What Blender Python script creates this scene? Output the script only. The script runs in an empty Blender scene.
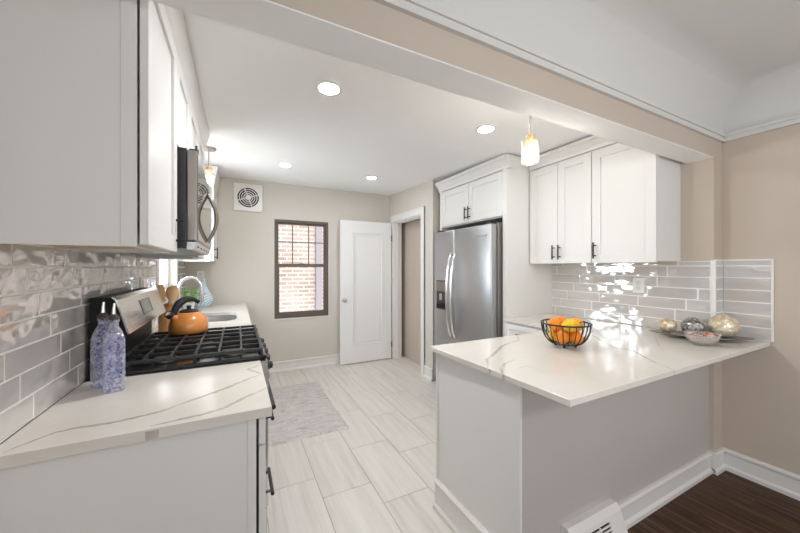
import bpy, bmesh, math, random
from mathutils import Vector, Matrix
random.seed(7)
PI = math.pi
R = math.radians
SC = bpy.context.scene
COL = SC.collection

# ------------------------------------------------------------------ camera
FPX, YAW, EYE = 319.4, 27.0, 1.36
cam = bpy.data.cameras.new('camera')
cam.sensor_width = 36.0
cam.lens = FPX / 800.0 * 36.0
cam.shift_y = 0.0009
cam.clip_start = 0.02
cam_o = bpy.data.objects.new('camera', cam)
COL.objects.link(cam_o)
cam_o.location = (0, 0, EYE)
cam_o.rotation_euler = (R(90), 0, R(-YAW))
SC.camera = cam_o

# ------------------------------------------------------------------ world, sun, daylight, added fill lamps, exposure
w = bpy.data.worlds.new('sky')
SC.world = w
w.use_nodes = True
bg = w.node_tree.nodes['Background']
bg.inputs['Color'].default_value = (0.90, 0.94, 1.0, 1)
bg.inputs['Strength'].default_value = 0.74
sun = bpy.data.lights.new('sun', 'SUN')
sun.energy = 2.3
sun.angle = R(2)
sun.color = (1.0, 0.96, 0.9)
sun_o = bpy.data.objects.new('sun', sun)
COL.objects.link(sun_o)
sun_o.rotation_euler = (R(27), R(8), 0)


XFILL = -0.80


def daylight(name, loc, rot, sx, sy, energy, color=(0.88, 0.94, 1.0)):
    l = bpy.data.lights.new(name, 'AREA')
    l.shape = 'RECTANGLE'
    l.size, l.size_y, l.energy, l.color = sx, sy, energy, color
    o = bpy.data.objects.new(name, l)
    COL.objects.link(o)
    o.location, o.rotation_euler = loc, rot
    return o


daylight('daylight_sink_window', (-0.80, 3.36, 1.70), (0, R(-84), 0), 1.0, 0.8, 19)
daylight('rear_fill_lamp', (1.1, -3.30, 1.30), (R(108), 0, 0), 2.8, 1.5, 17)  # unseen area lamp added as fill from behind the camera
daylight('side_fill_lamp', (XFILL, -1.275, 1.48), (0, R(-108), 0), 1.2, 1.3, 22)  # unseen area lamp added to brighten the dining wall and peninsula end

dl = bpy.data.lights.new('dining_fill_lamp', 'POINT')  # bare point lamp added as fill; no fixture hangs here
dl.energy, dl.shadow_soft_size, dl.color = 12.0, 0.16, (1.0, 0.97, 0.93)
dl_o = bpy.data.objects.new('dining_fill_lamp', dl)
COL.objects.link(dl_o)
dl_o.location = (1.25, -0.75, 1.75)

vs = SC.view_settings
vs.view_transform = 'Standard'
vs.look = 'None'
vs.gamma = 1.0
vs.use_curve_mapping = False
vs.exposure = 0.92
LAMP = 62.0          # radiance of the recessed ceiling lamps
cy = SC.cycles
cy.max_bounces = 10
cy.diffuse_bounces = 6
cy.glossy_bounces = 5
cy.transparent_max_bounces = 16
cy.sample_clamp_indirect = 6.0
cy.caustics_refractive = False
cy.caustics_reflective = False

# ------------------------------------------------------------------ materials
def mat(name, col, rough=0.5, metal=0.0, spec=0.5, coat=0.0):
    m = bpy.data.materials.new(name)
    m.use_nodes = True
    b = m.node_tree.nodes['Principled BSDF']
    b.inputs['Base Color'].default_value = (*col, 1)
    b.inputs['Roughness'].default_value = rough
    b.inputs['Metallic'].default_value = metal
    b.inputs['Specular IOR Level'].default_value = spec
    b.inputs['Coat Weight'].default_value = coat
    return m


def nt(m):
    return m.node_tree.nodes, m.node_tree.links, m.node_tree.nodes['Principled BSDF']


def node(ns, typ, **kw):
    n = ns.new(typ)
    for k, v in kw.items():
        if k in n.inputs:
            n.inputs[k].default_value = v
        else:
            setattr(n, k, v)
    return n


def coords(ns, ls, scale=(1, 1, 1), rot=(0, 0, 0)):
    g = ns.new('ShaderNodeNewGeometry')
    mp = ns.new('ShaderNodeMapping')
    mp.inputs['Scale'].default_value = scale
    mp.inputs['Rotation'].default_value = rot
    ls.new(g.outputs['Position'], mp.inputs['Vector'])
    return mp.outputs['Vector'], g


def ramp(ns, ls, fac, stops):
    r = ns.new('ShaderNodeValToRGB')
    e = r.color_ramp.elements
    while len(e) < len(stops):
        e.new(0.5)
    for i, (p, c) in enumerate(stops):
        e[i].position = p
        e[i].color = (*c, 1)
    ls.new(fac, r.inputs['Fac'])
    return r.outputs['Color']


def bump(ns, ls, b, height, strength=0.2, dist=0.01):
    n = ns.new('ShaderNodeBump')
    n.inputs['Strength'].default_value = strength
    n.inputs['Distance'].default_value = dist
    ls.new(height, n.inputs['Height'])
    ls.new(n.outputs['Normal'], b.inputs['Normal'])


def paint(name, col, rough=0.55, grain=0.02):
    m = mat(name, col, rough, spec=0.35)
    ns, ls, b = nt(m)
    v, g = coords(ns, ls)
    n = node(ns, 'ShaderNodeTexNoise', Scale=2.2, Detail=3.0)
    ls.new(v, n.inputs['Vector'])
    c2 = [max(0, x * (1 - grain * 2)) for x in col]
    ls.new(ramp(ns, ls, n.outputs['Fac'], [(0.3, c2), (0.7, col)]), b.inputs['Base Color'])
    f = node(ns, 'ShaderNodeTexNoise', Scale=180.0, Detail=2.0)
    ls.new(v, f.inputs['Vector'])
    bump(ns, ls, b, f.outputs['Fac'], 0.05, 0.002)
    return m


GREIGE = (0.64, 0.595, 0.535)
TAUPE = (0.56, 0.475, 0.40)
M = {}
M['wall'] = paint('greige_paint', GREIGE)
M['taupe'] = paint('taupe_paint', TAUPE)
M['ceiling'] = paint('ceiling_paint', (0.92, 0.92, 0.915), 0.7, 0.005)
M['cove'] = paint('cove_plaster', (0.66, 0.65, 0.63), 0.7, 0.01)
M['trim'] = paint('trim_paint', (0.76, 0.735, 0.71), 0.35, 0.004)
M['cab'] = paint('cabinet_lacquer', (0.77, 0.755, 0.73), 0.35, 0.004)
M['cabin'] = mat('cabinet_interior', (0.10, 0.09, 0.08), 0.8)
M['birch'] = mat('birch_ply', (0.62, 0.50, 0.33), 0.6)
M['door'] = paint('door_paint', (0.84, 0.83, 0.82), 0.35, 0.004)
M['black'] = mat('black_metal', (0.012, 0.012, 0.013), 0.4, 0.0, 0.5)
M['iron'] = mat('cast_iron', (0.022, 0.021, 0.021), 0.42)
M['enamel'] = mat('black_enamel', (0.010, 0.010, 0.011), 0.12)
M['rubber'] = mat('black_rubber', (0.015, 0.015, 0.016), 0.6)
M['chrome'] = mat('chrome', (0.86, 0.86, 0.86), 0.10, 1.0)
M['nickel'] = mat('brushed_nickel', (0.55, 0.50, 0.45), 0.32, 1.0)
M['brass'] = mat('brass', (0.78, 0.50, 0.22), 0.3, 1.0)
M['bronze'] = mat('bronze_window_frame', (0.125, 0.098, 0.075), 0.45)
M['white_plastic'] = mat('white_plastic', (0.80, 0.79, 0.77), 0.4)
M['dark'] = mat('dark_void', (0.01, 0.01, 0.01), 0.9)
M['grout'] = mat('white_grout', (0.86, 0.84, 0.81), 0.8)
M['floor_grout'] = mat('floor_grout', (0.30, 0.265, 0.235), 0.9)


def steel(name, col, rough, axis):
    m = mat(name, col, rough, 1.0)
    ns, ls, b = nt(m)
    sc = {'y': (300, 3, 300), 'z': (300, 300, 3), 'x': (3, 300, 300)}[axis]
    v, g = coords(ns, ls, sc)
    n = node(ns, 'ShaderNodeTexNoise', Scale=1.0, Detail=2.0)
    ls.new(v, n.inputs['Vector'])
    mr = node(ns, 'ShaderNodeMapRange')
    mr.inputs['To Min'].default_value = rough - 0.05
    mr.inputs['To Max'].default_value = rough + 0.07
    ls.new(n.outputs['Fac'], mr.inputs['Value'])
    ls.new(mr.outputs['Result'], b.inputs['Roughness'])
    return m


M['steel'] = steel('stainless_steel', (0.47, 0.475, 0.485), 0.30, 'z')
M['steel_y'] = steel('stainless_steel_horizontal', (0.70, 0.68, 0.65), 0.24, 'y')
M['steel_dark'] = steel('dark_stainless', (0.30, 0.27, 0.245), 0.35, 'z')
M['sink'] = steel('sink_steel', (0.62, 0.62, 0.62), 0.28, 'y')

# glossy hand-made looking wall tile: wavy glaze
m = mat('glazed_tile', (0.5, 0.47, 0.44), 0.05, 0, 0.5)
m.node_tree.nodes['Principled BSDF'].inputs['IOR'].default_value = 2.9
ns, ls, b = nt(m)
v, g = coords(ns, ls)
ls.new(ramp(ns, ls, g.outputs['Random Per Island'], [(0.0, (0.57, 0.545, 0.52)), (1.0, (0.65, 0.625, 0.60))]), b.inputs['Base Color'])
add = node(ns, 'ShaderNodeVectorMath', operation='ADD')
mul = node(ns, 'ShaderNodeMath', operation='MULTIPLY')
mul.inputs[1].default_value = 40.0
ls.new(g.outputs['Random Per Island'], mul.inputs[0])
cmb = node(ns, 'ShaderNodeCombineXYZ')
for i in range(3):
    ls.new(mul.outputs[0], cmb.inputs[i])
sq_ = ns.new('ShaderNodeMapping')
sq_.inputs['Scale'].default_value = (0.55, 0.55, 1.1)
ls.new(v, sq_.inputs['Vector'])
ls.new(sq_.outputs[0], add.inputs[0])
ls.new(cmb.outputs[0], add.inputs[1])
n = node(ns, 'ShaderNodeTexNoise', Scale=14.0, Detail=1.2, Roughness=0.4)
ls.new(add.outputs[0], n.inputs['Vector'])
bump(ns, ls, b, n.outputs['Fac'], 0.8, 0.02)
M['tile'] = m
M['tile_calm'] = m.copy()
M['tile_calm'].name = 'glazed_tile_flatter'
for n_ in M['tile_calm'].node_tree.nodes:
    if n_.bl_idname == 'ShaderNodeBump':
        n_.inputs['Strength'].default_value = 0.45

# floor tile: pale stone with streaks along y
m = mat('pale_floor_tile', (0.7, 0.65, 0.6), 0.38, 0, 0.4)
ns, ls, b = nt(m)
v, g = coords(ns, ls, (26, 1.3, 1))
add = node(ns, 'ShaderNodeVectorMath', operation='ADD')
mul = node(ns, 'ShaderNodeMath', operation='MULTIPLY')
mul.inputs[1].default_value = 60.0
ls.new(g.outputs['Random Per Island'], mul.inputs[0])
ls.new(v, add.inputs[0])
ls.new(mul.outputs[0], add.inputs[1])
n = node(ns, 'ShaderNodeTexNoise', Scale=1.0, Detail=5.0, Roughness=0.6)
ls.new(add.outputs[0], n.inputs['Vector'])
ls.new(ramp(ns, ls, n.outputs['Fac'], [(0.25, (0.60, 0.55, 0.50)), (0.5, (0.71, 0.665, 0.62)), (0.75, (0.77, 0.735, 0.69))]), b.inputs['Base Color'])
M['floor_tile'] = m

# dark oak boards
m = mat('dark_oak', (0.05, 0.03, 0.02), 0.42, 0, 0.2)
ns, ls, b = nt(m)
v, g = coords(ns, ls, (40, 2.0, 1))
add = node(ns, 'ShaderNodeVectorMath', operation='ADD')
mul = node(ns, 'ShaderNodeMath', operation='MULTIPLY')
mul.inputs[1].default_value = 60.0
ls.new(g.outputs['Random Per Island'], mul.inputs[0])
ls.new(v, add.inputs[0])
ls.new(mul.outputs[0], add.inputs[1])
n = node(ns, 'ShaderNodeTexNoise', Scale=1.0, Detail=6.0, Roughness=0.65, Distortion=0.6)
ls.new(add.outputs[0], n.inputs['Vector'])
ls.new(ramp(ns, ls, n.outputs['Fac'], [(0.32, (0.022, 0.009, 0.004)), (0.5, (0.066, 0.033, 0.016)), (0.72, (0.155, 0.09, 0.052))]), b.inputs['Base Color'])
bump(ns, ls, b, n.outputs['Fac'], 0.15, 0.003)
M['oak'] = m

# quartz
m = mat('quartz', (0.76, 0.72, 0.67), 0.14, 0, 0.5)
ns, ls, b = nt(m)
v, g = coords(ns, ls)
n = node(ns, 'ShaderNodeTexNoise', Scale=3.0, Detail=6.0, Roughness=0.6)
ls.new(v, n.inputs['Vector'])
ls.new(ramp(ns, ls, n.outputs['Fac'], [(0.3, (0.70, 0.645, 0.58)), (0.65, (0.76, 0.715, 0.66))]), b.inputs['Base Color'])
M['quartz'] = m
m = mat('quartz_vein', (0.45, 0.40, 0.35), 0.14, 0, 0.5)
ns, ls, b = nt(m)
v, g = coords(ns, ls)
n = node(ns, 'ShaderNodeTexNoise', Scale=14.0, Detail=4.0)
ls.new(v, n.inputs['Vector'])
ls.new(ramp(ns, ls, n.outputs['Fac'], [(0.3, (0.62, 0.56, 0.50)), (0.6, (0.42, 0.37, 0.33))]), b.inputs['Base Color'])
M['vein'] = m


def glass(name, tint=(1, 1, 1), refl=0.18, diffuse=0.0, dcol=(1, 1, 1), rough=0.02, bumpy=None):
    """clear glass as a thin sheet: transparent, with mirror reflections at the edge angles"""
    m = bpy.data.materials.new(name)
    m.use_nodes = True
    ns, ls = m.node_tree.nodes, m.node_tree.links
    ns.clear()
    out = ns.new('ShaderNodeOutputMaterial')
    tr = ns.new('ShaderNodeBsdfTransparent')
    tr.inputs['Color'].default_value = (*tint, 1)
    gl = ns.new('ShaderNodeBsdfGlossy')
    gl.inputs['Roughness'].default_value = rough
    lw = ns.new('ShaderNodeLayerWeight')
    lw.inputs['Blend'].default_value = refl
    mx = ns.new('ShaderNodeMixShader')
    ls.new(lw.outputs['Facing'], mx.inputs[0])
    ls.new(tr.outputs[0], mx.inputs[1])
    ls.new(gl.outputs[0], mx.inputs[2])
    last = mx.outputs[0]
    if diffuse:
        df = ns.new('ShaderNodeBsdfDiffuse')
        df.inputs['Color'].default_value = (*dcol, 1)
        m2 = ns.new('ShaderNodeMixShader')
        m2.inputs[0].default_value = diffuse
        ls.new(last, m2.inputs[1])
        ls.new(df.outputs[0], m2.inputs[2])
        last = m2.outputs[0]
    if bumpy:
        g = ns.new('ShaderNodeNewGeometry')
        n = ns.new('ShaderNodeTexVoronoi')
        n.inputs['Scale'].default_value = bumpy
        ls.new(g.outputs['Position'], n.inputs['Vector'])
        bp = ns.new('ShaderNodeBump')
        bp.inputs['Strength'].default_value = 0.8
        bp.inputs['Distance'].default_value = 0.004
        ls.new(n.outputs['Distance'], bp.inputs['Height'])
        ls.new(bp.outputs['Normal'], gl.inputs['Normal'])
        if diffuse:  # glass tints, with its sparkle put into the colour as pale cells
            sp = ns.new('ShaderNodeSeparateColor')
            ls.new(n.outputs['Color'], sp.inputs[0])
            r = ns.new('ShaderNodeValToRGB')
            r.color_ramp.interpolation = 'CONSTANT'
            e = r.color_ramp.elements
            e[0].position, e[0].color = 0.0, (0.80, 0.82, 0.88, 1)
            e[1].position, e[1].color = 0.80, (0.95, 0.95, 0.97, 1)
            for ps, cl in ((0.22, (0.26, 0.40, 0.80, 1)), (0.40, (0.50, 0.32, 0.78, 1)), (0.55, (0.62, 0.74, 0.86, 1)), (0.68, (0.22, 0.20, 0.62, 1))):
                x = e.new(ps)
                x.color = cl
            ls.new(sp.outputs[0], r.inputs['Fac'])
            ls.new(r.outputs['Color'], df.inputs['Color'])
            ls.new(bp.outputs['Normal'], df.inputs['Normal'])
    ls.new(last, out.inputs['Surface'])
    return m


M['pane'] = glass('window_glass', (0.97, 0.985, 1.0), 0.08)
M['jar'] = glass('clear_jar_glass', (0.98, 0.97, 0.95), 0.25, 0.012, (1, 0.96, 0.9))
M['bowl'] = glass('clear_bowl_glass', (0.95, 0.95, 0.95), 0.3, 0.18, (0.85, 0.82, 0.8))
M['bottle'] = glass('iridescent_glass', (0.92, 0.92, 0.98), 0.4, 0.30, (0.4, 0.4, 0.8), 0.05, 165.0)


def emit(name, col, strength):
    m = bpy.data.materials.new(name)
    m.use_nodes = True
    ns, ls = m.node_tree.nodes, m.node_tree.links
    ns.clear()
    o = ns.new('ShaderNodeOutputMaterial')
    e = ns.new('ShaderNodeEmission')
    e.inputs['Color'].default_value = (*col, 1)
    e.inputs['Strength'].default_value = strength
    ls.new(e.outputs[0], o.inputs['Surface'])
    return m


M['lamp'] = emit('lamp_disc', (0.95, 0.98, 1.0), LAMP)
M['lamp_bright'] = emit('lamp_disc_bright', (0.95, 0.98, 1.0), LAMP * 5.6)
M['bulb'] = emit('filament_bulb', (1.0, 0.95, 0.87), 110.0)
M['bulb_dim'] = emit('filament_bulb_dimmed', (1.0, 0.93, 0.82), 60.0)

# ------------------------------------------------------------------ mesh helpers
class B:
    def __init__(s):
        s.bm = bmesh.new()

    def box(s, x0, x1, y0, y1, z0, z1, bev=0.0, seg=2):
        x0, x1 = min(x0, x1), max(x0, x1)
        y0, y1 = min(y0, y1), max(y0, y1)
        r = bmesh.ops.create_cube(s.bm, size=1.0)
        for v in r['verts']:
            v.co = Vector(((x0 + x1) / 2 + v.co.x * (x1 - x0), (y0 + y1) / 2 + v.co.y * (y1 - y0), (z0 + z1) / 2 + v.co.z * (z1 - z0)))
        if bev:
            es = list({e for v in r['verts'] for e in v.link_edges})
            bmesh.ops.bevel(s.bm, geom=es, offset=bev, segments=seg, profile=0.5, affect='EDGES')
        return s

    def prism(s, poly, z0, z1, axis='z', bev=0.0):
        """extrude a polygon; axis z: (x,y); axis y: (x,z); axis x: (y,z)"""
        def p(a, c, h):
            return {'z': (a, c, h), 'y': (a, h, c), 'x': (h, a, c)}[axis]
        lo = [s.bm.verts.new(p(a, c, z0)) for a, c in poly]
        hi = [s.bm.verts.new(p(a, c, z1)) for a, c in poly]
        n = len(poly)
        fs = [s.bm.faces.new(lo[::-1]), s.bm.faces.new(hi)]
        for i in range(n):
            fs.append(s.bm.faces.new((lo[i], lo[(i + 1) % n], hi[(i + 1) % n], hi[i])))
        bmesh.ops.recalc_face_normals(s.bm, faces=fs)
        if bev:
            es = list({e for f in fs for e in f.edges})
            bmesh.ops.bevel(s.bm, geom=es, offset=bev, segments=2, profile=0.5, affect='EDGES')
        return s

    def tube(s, pts, r, n=10, closed=False):
        pts = [Vector(p) for p in pts]
        k = len(pts)
        rr = r if isinstance(r, (list, tuple)) else [r] * k
        rings = []
        up = None
        for i, p in enumerate(pts):
            if closed:
                t = pts[(i + 1) % k] - pts[i - 1]
            else:
                t = pts[min(i + 1, k - 1)] - pts[max(i - 1, 0)]
            t.normalize()
            if up is None:
                up = Vector((0, 0, 1)) if abs(t.z) < 0.9 else Vector((1, 0, 0))
            a = t.cross(up)
            if a.length < 1e-5:
                a = t.cross(Vector((1, 0.3, 0)))
            a.normalize()
            c = a.cross(t).normalized()
            up = c
            rings.append([s.bm.verts.new(p + (a * math.cos(2 * PI * j / n) + c * math.sin(2 * PI * j / n)) * rr[i]) for j in range(n)])
        for i in range(k if closed else k - 1):
            q, u = rings[i], rings[(i + 1) % k]
            for j in range(n):
                s.bm.faces.new((q[j], q[(j + 1) % n], u[(j + 1) % n], u[j]))
        if not closed:
            s.bm.faces.new(rings[0][::-1])
            s.bm.faces.new(rings[-1])
        return s

    def lathe(s, prof, c=(0, 0, 0), n=32, fn=None, cap=True, axis='z'):
        """prof: list of (r, h); fn(angle) scales the radius"""
        rings = []
        for r, h in prof:
            ring = []
            for j in range(n):
                a = 2 * PI * j / n
                k = r * (fn(a, h) if fn else 1)
                q = (k * math.cos(a), k * math.sin(a), h)
                if axis == 'x':
                    q = (h, q[0], q[1])
                elif axis == 'y':
                    q = (q[0], h, q[1])
                ring.append(s.bm.verts.new((c[0] + q[0], c[1] + q[1], c[2] + q[2])))
            rings.append(ring)
        fs = []
        for a, b_ in zip(rings, rings[1:]):
            for j in range(n):
                fs.append(s.bm.faces.new((a[j], a[(j + 1) % n], b_[(j + 1) % n], b_[j])))
        if cap:
            fs.append(s.bm.faces.new(rings[0][::-1]))
            fs.append(s.bm.faces.new(rings[-1]))
        bmesh.ops.recalc_face_normals(s.bm, faces=fs)
        return s

    def ball(s, c, rx, ry, rz, u=24, v=16):
        r = bmesh.ops.create_uvsphere(s.bm, u_segments=u, v_segments=v, radius=1.0)
        for q in r['verts']:
            q.co = Vector((c[0] + q.co.x * rx, c[1] + q.co.y * ry, c[2] + q.co.z * rz))
        return s

    def build(s, name, material, parent=None, smooth=False, local=False):
        me = bpy.data.meshes.new(name)
        if parent is not None and not local:
            off = Vector((0, 0, 0))
            p = parent
            while p is not None:
                off += Vector(p.location)
                p = p.parent
            for v in s.bm.verts:
                v.co -= off
        s.bm.normal_update()
        s.bm.to_mesh(me)
        s.bm.free()
        me.materials.append(material)
        if smooth:
            for p in me.polygons:
                p.use_smooth = True
            try:
                me.set_sharp_from_angle(angle=R(40))
            except Exception:
                pass
        o = bpy.data.objects.new(name, me)
        COL.objects.link(o)
        if parent is not None:
            o.parent = parent
        return o


def thing(name, label, cat, loc=(0, 0, 0), rotz=0.0, group=None):
    o = bpy.data.objects.new(name, None)
    o.empty_display_size = 0.1
    COL.objects.link(o)
    o.location = loc
    o.rotation_euler = (0, 0, rotz)
    o['label'], o['category'] = label, cat
    if group:
        o['group'] = group
    return o


def tag(o, label, cat, group=None):
    o['label'], o['category'] = label, cat
    if group:
        o['group'] = group
    return o


def recenter(o, p):
    """move a mesh thing's origin to p"""
    o.data.transform(Matrix.Translation(-Vector(p)))
    o.location = p
    return o


def struct(o):
    o['kind'] = 'structure'
    return o


def S(name, b_, material, parent=None, smooth=False):
    o = b_.build(name, material, parent, smooth)
    if parent is None:
        struct(o)
    return o


# ------------------------------------------------------------------ key planes (metres)
XL = -0.54            # left kitchen wall
XK = 2.722            # right kitchen wall
XD = 2.845            # right dining wall
XW = 2.076            # wall with the doorway
YW = 4.414            # far wall with the window
YB0, YB1 = 0.911, 1.045   # dropped beam between the rooms
ZB = 2.067
YREAR = -3.0
ZF = 0.045            # dining boards sit a little higher than the tile


def zc(y):
    return 2.357 if y < 2.2 else 2.357 + (2.452 - 2.357) * (y - 2.2) / (YW - 2.2)


# ------------------------------------------------------------------ setting
# left wall with the sink window
LW = (2.985, 3.755, 1.165, 2.02)
bb = B()
DW = (-1.95, -0.60, 0.90, 2.12)  # opening for the added side window and its fill lamp
bb.box(XL - 0.14, XL, YREAR, DW[0], 0, 2.6)
bb.box(XL - 0.14, XL, DW[1], LW[0], 0, 2.6)
bb.box(XL - 0.14, XL, DW[0], DW[1], 0, DW[2])
bb.box(XL - 0.14, XL, DW[0], DW[1], DW[3], 2.6)
bb.box(XL - 0.14, XL, LW[1], YW + 0.14, 0, 2.6)
bb.box(XL - 0.14, XL, LW[0], LW[1], 0, LW[2])
bb.box(XL - 0.14, XL, LW[0], LW[1], LW[3], 2.6)
wall_left = S('wall_left', bb, M['wall'])

BW = (0.428, 1.131, 0.69, 1.985)
bb = B()
bb.box(XL, BW[0], YW, YW + 0.14, 0, 2.6)
bb.box(BW[1], 2.5, YW, YW + 0.14, 0, 2.6)
bb.box(BW[0], BW[1], YW, YW + 0.14, 0, BW[2])
bb.box(BW[0], BW[1], YW, YW + 0.14, BW[3], 2.6)
wall_back = S('wall_back', bb, M['wall'])

# doorway wall, its return towards the fridge, and the closet wall just inside
DO = (3.47, 4.275, 2.03)
bb = B()
bb.box(XW, XW + 0.12, DO[1], YW, 0, 2.6)
bb.box(XW, XW + 0.12, 3.21, DO[0], 0, 2.6)
bb.box(XW, XW + 0.12, DO[0], DO[1], DO[2], 2.6)
bb.box(XW + 0.12, XK + 0.12, 3.21, 3.33, 0, 2.6)
wall_doorway = S('wall_doorway', bb, M['wall'])
bb = B()
bb.box(2.27, 2.36, 3.33, YW, 0, 2.6)
wall_closet = S('wall_closet', bb, M['taupe'])

bb = B()
bb.box(XK, XK + 0.25, YB0, 3.21, 0, 2.6)
wall_right = S('wall_right', bb, M['taupe'])
bb = B()
bb.box(XD, XD + 0.127, YREAR, YB0, 0, 2.6)
wall_dining = S('wall_dining', bb, M['taupe'])

bb = B()
RW = (-0.35, 2.55, 0.55, 2.12)
bb.box(XL, RW[0], YREAR - 0.14, YREAR, 0, 2.6)
bb.box(RW[1], XD, YREAR - 0.14, YREAR, 0, 2.6)
bb.box(RW[0], RW[1], YREAR - 0.14, YREAR, 0, RW[2])
bb.box(RW[0], RW[1], YREAR - 0.14, YREAR, RW[3], 2.6)
S('wall_rear', bb, M['taupe'])
bb = B()
bb.box(XL, XK, YB0, YB1, ZB, 2.7)
beam = S('trim_1', bb, M['taupe'])
# painted white soffit under the beam (thin plaster skin) and small pilaster face below
bb = B()
bb.box(XL, XK, YB0 + 0.001, YB1 + 0.001, ZB - 0.004, ZB)
bb.box(XL, XK, YB1, YB1 + 0.004, ZB - 0.004, 2.6)
S('beam_soffit', bb, M['ceiling'], beam)

# kitchen ceiling (old, runs very slightly uphill to the far wall)
bb = B()
bb.prism([(YB1 + 0.004, 2.357), (2.2, 2.357), (YW, 2.452), (YW, 2.62), (YB1 + 0.004, 2.62)], XL, XK + 0.1, axis='x')
ceiling = S('ceiling', bb, M['ceiling'])

# dining ceiling: crown strip and plaster cove
ZCR = 2.178
bb = B()
prof = [(0.0, 2.225)]
for i in range(1, 13):
    a = i / 12 * PI / 2
    prof.append((0.20 * (1 - math.cos(a)), 2.225 + 0.235 * math.sin(a)))
# cove along the beam
def cove_strip(bm, ins, n):
    """coved rim of the dining ceiling: along the beam (y) and the right wall (x)"""
    rows = []
    for d, z in prof:
        y, x = YB0 - d, XD - d
        rows.append([bm.verts.new((XL, y, z)), bm.verts.new((x, y, z)), bm.verts.new((x, YREAR, z))])
    for a, c in zip(rows, rows[1:]):
        for i in range(2):
            bm.faces.new((a[i], c[i], c[i + 1], a[i + 1]))
    # flat field
    l = rows[-1]
    q = bm.verts.new((XL, YREAR, l[0].co.z))
    bm.faces.new((l[0], q, l[2], l[1]))
    # back side so the ceiling has thickness
    top = [bm.verts.new(p) for p in ((XL, YB0, 2.62), (XD, YB0, 2.62), (XD, YREAR, 2.62), (XL, YREAR, 2.62))]
    bm.faces.new(top)
cove_strip(bb.bm, 0, 0)
bmesh.ops.recalc_face_normals(bb.bm, faces=bb.bm.faces[:])
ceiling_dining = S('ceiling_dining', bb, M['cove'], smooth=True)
# crown strip with a small step
bb = B()
for (d0, d1, z0, z1) in ((0, 0.016, ZCR, 2.226), (0, 0.024, 2.206, 2.226)):
    bb.box(XL, XD, YB0 - d1, YB0, z0, z1)
    bb.box(XD - d1, XD, YREAR, YB0, z0, z1)
S('trim_2', bb, paint('crown_paint', (0.66, 0.645, 0.62), 0.5, 0.004))

# tile floor: third-offset 12 x 24 inch tiles over grout
bb = B()
bb.box(XL, XK, 0.93, YW, -0.12, -0.002)
floor = S('floor', bb, M['floor_grout'])
bb = B()
px, g_ = 0.3035, 0.0035
for k in range(-4, 8):
    x0 = 0.449 + px * k
    off = 1.882 + (-0.2) * (k) + 0.0
    for j in range(-5, 9):
        y0 = off + 0.61 * j
        a0, a1 = max(x0, XL), min(x0 + px, XK)
        b0, b1 = max(y0, 0.93), min(y0 + 0.61, YW)
        if a1 - a0 < 0.01 or b1 - b0 < 0.01:
            continue
        bb.box(a0 + g_ / 2, a1 - g_ / 2, b0 + g_ / 2, b1 - g_ / 2, -0.01, 0.0)
S('floor_tile', bb, M['floor_tile'], floor)
# closet floor inside the doorway
bb = B()
bb.box(XW, 2.27, 3.33, YW, -0.05, -0.001)
S('floor_closet', bb, M['floor_tile'])

# dark boards in the dining room, running in y
bb = B()
random.seed(3)
x = XL
while x < XD:
    x1 = min(x + 0.083, XD)
    y = YREAR
    y += random.uniform(-0.8, 0)
    while y < 0.93:
        y1 = y + random.uniform(0.7, 1.4)
        a, c = max(y, YREAR), min(y1, 0.93)
        if c - a > 0.01:
            bb.box(x + 0.0006, x1 - 0.0006, a + 0.0006, c - 0.0006, -0.02, ZF)
        y = y1
    x = x1
floor_dining = S('floor_dining', bb, M['oak'])


# baseboards -----------------------------------------------------------
def base_y(bb, x, y0, y1, s, h=0.17, z=0.0):
    """baseboard on a wall plane x, facing s (+1/-1) in x"""
    bb.box(x, x + s * 0.014, y0, y1, z, h - 0.03)
    bb.prism([(x, h - 0.03), (x + s * 0.014, h - 0.03), (x + s * 0.022, h - 0.018), (x + s * 0.022, h - 0.008), (x + s * 0.012, h), (x, h)], y0, y1, axis='y')
    bb.prism([(x, z), (x + s * 0.026, z), (x + s * 0.026, z + 0.022), (x + s * 0.014, z + 0.034), (x, z + 0.034)], y0, y1, axis='y')


def base_x(bb, y, x0, x1, s, h=0.17, z=0.0):
    bb.box(x0, x1, y, y + s * 0.014, z, h - 0.03)
    bb.prism([(y, h - 0.03), (y + s * 0.014, h - 0.03), (y + s * 0.022, h - 0.018), (y + s * 0.022, h - 0.008), (y + s * 0.012, h), (y, h)], x0, x1, axis='x')
    bb.prism([(y, z), (y + s * 0.026, z), (y + s * 0.026, z + 0.022), (y + s * 0.014, z + 0.034), (y, z + 0.034)], x0, x1, axis='x')


bb = B()
base_x(bb, YW, 0.10, XW, -1, 0.135)
S('baseboard_back', bb, M['trim'])
bb = B()
base_y(bb, XW, 3.21, 3.385, -1, 0.15)
S('baseboard_doorway', bb, M['trim'])

# door casing ----------------------------------------------------------
bb = B()
for (y0, y1, z0, z1) in ((DO[0] - 0.085, DO[0], 0, DO[2] + 0.09), (DO[1], DO[1] + 0.085, 0, DO[2] + 0.09), (DO[0], DO[1], DO[2], DO[2] + 0.09)):
    bb.box(XW - 0.018, XW, y0, y1, z0, z1, 0.003)
bb.box(XW - 0.026, XW, DO[0] - 0.085, DO[0] - 0.065, 0, DO[2] + 0.09, 0.004)
bb.box(XW - 0.026, XW, DO[1] + 0.065, DO[1] + 0.085, 0, DO[2] + 0.09, 0.004)
bb.box(XW - 0.026, XW, DO[0] - 0.085, DO[1] + 0.085, DO[2] + 0.07, DO[2] + 0.09, 0.004)
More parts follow.
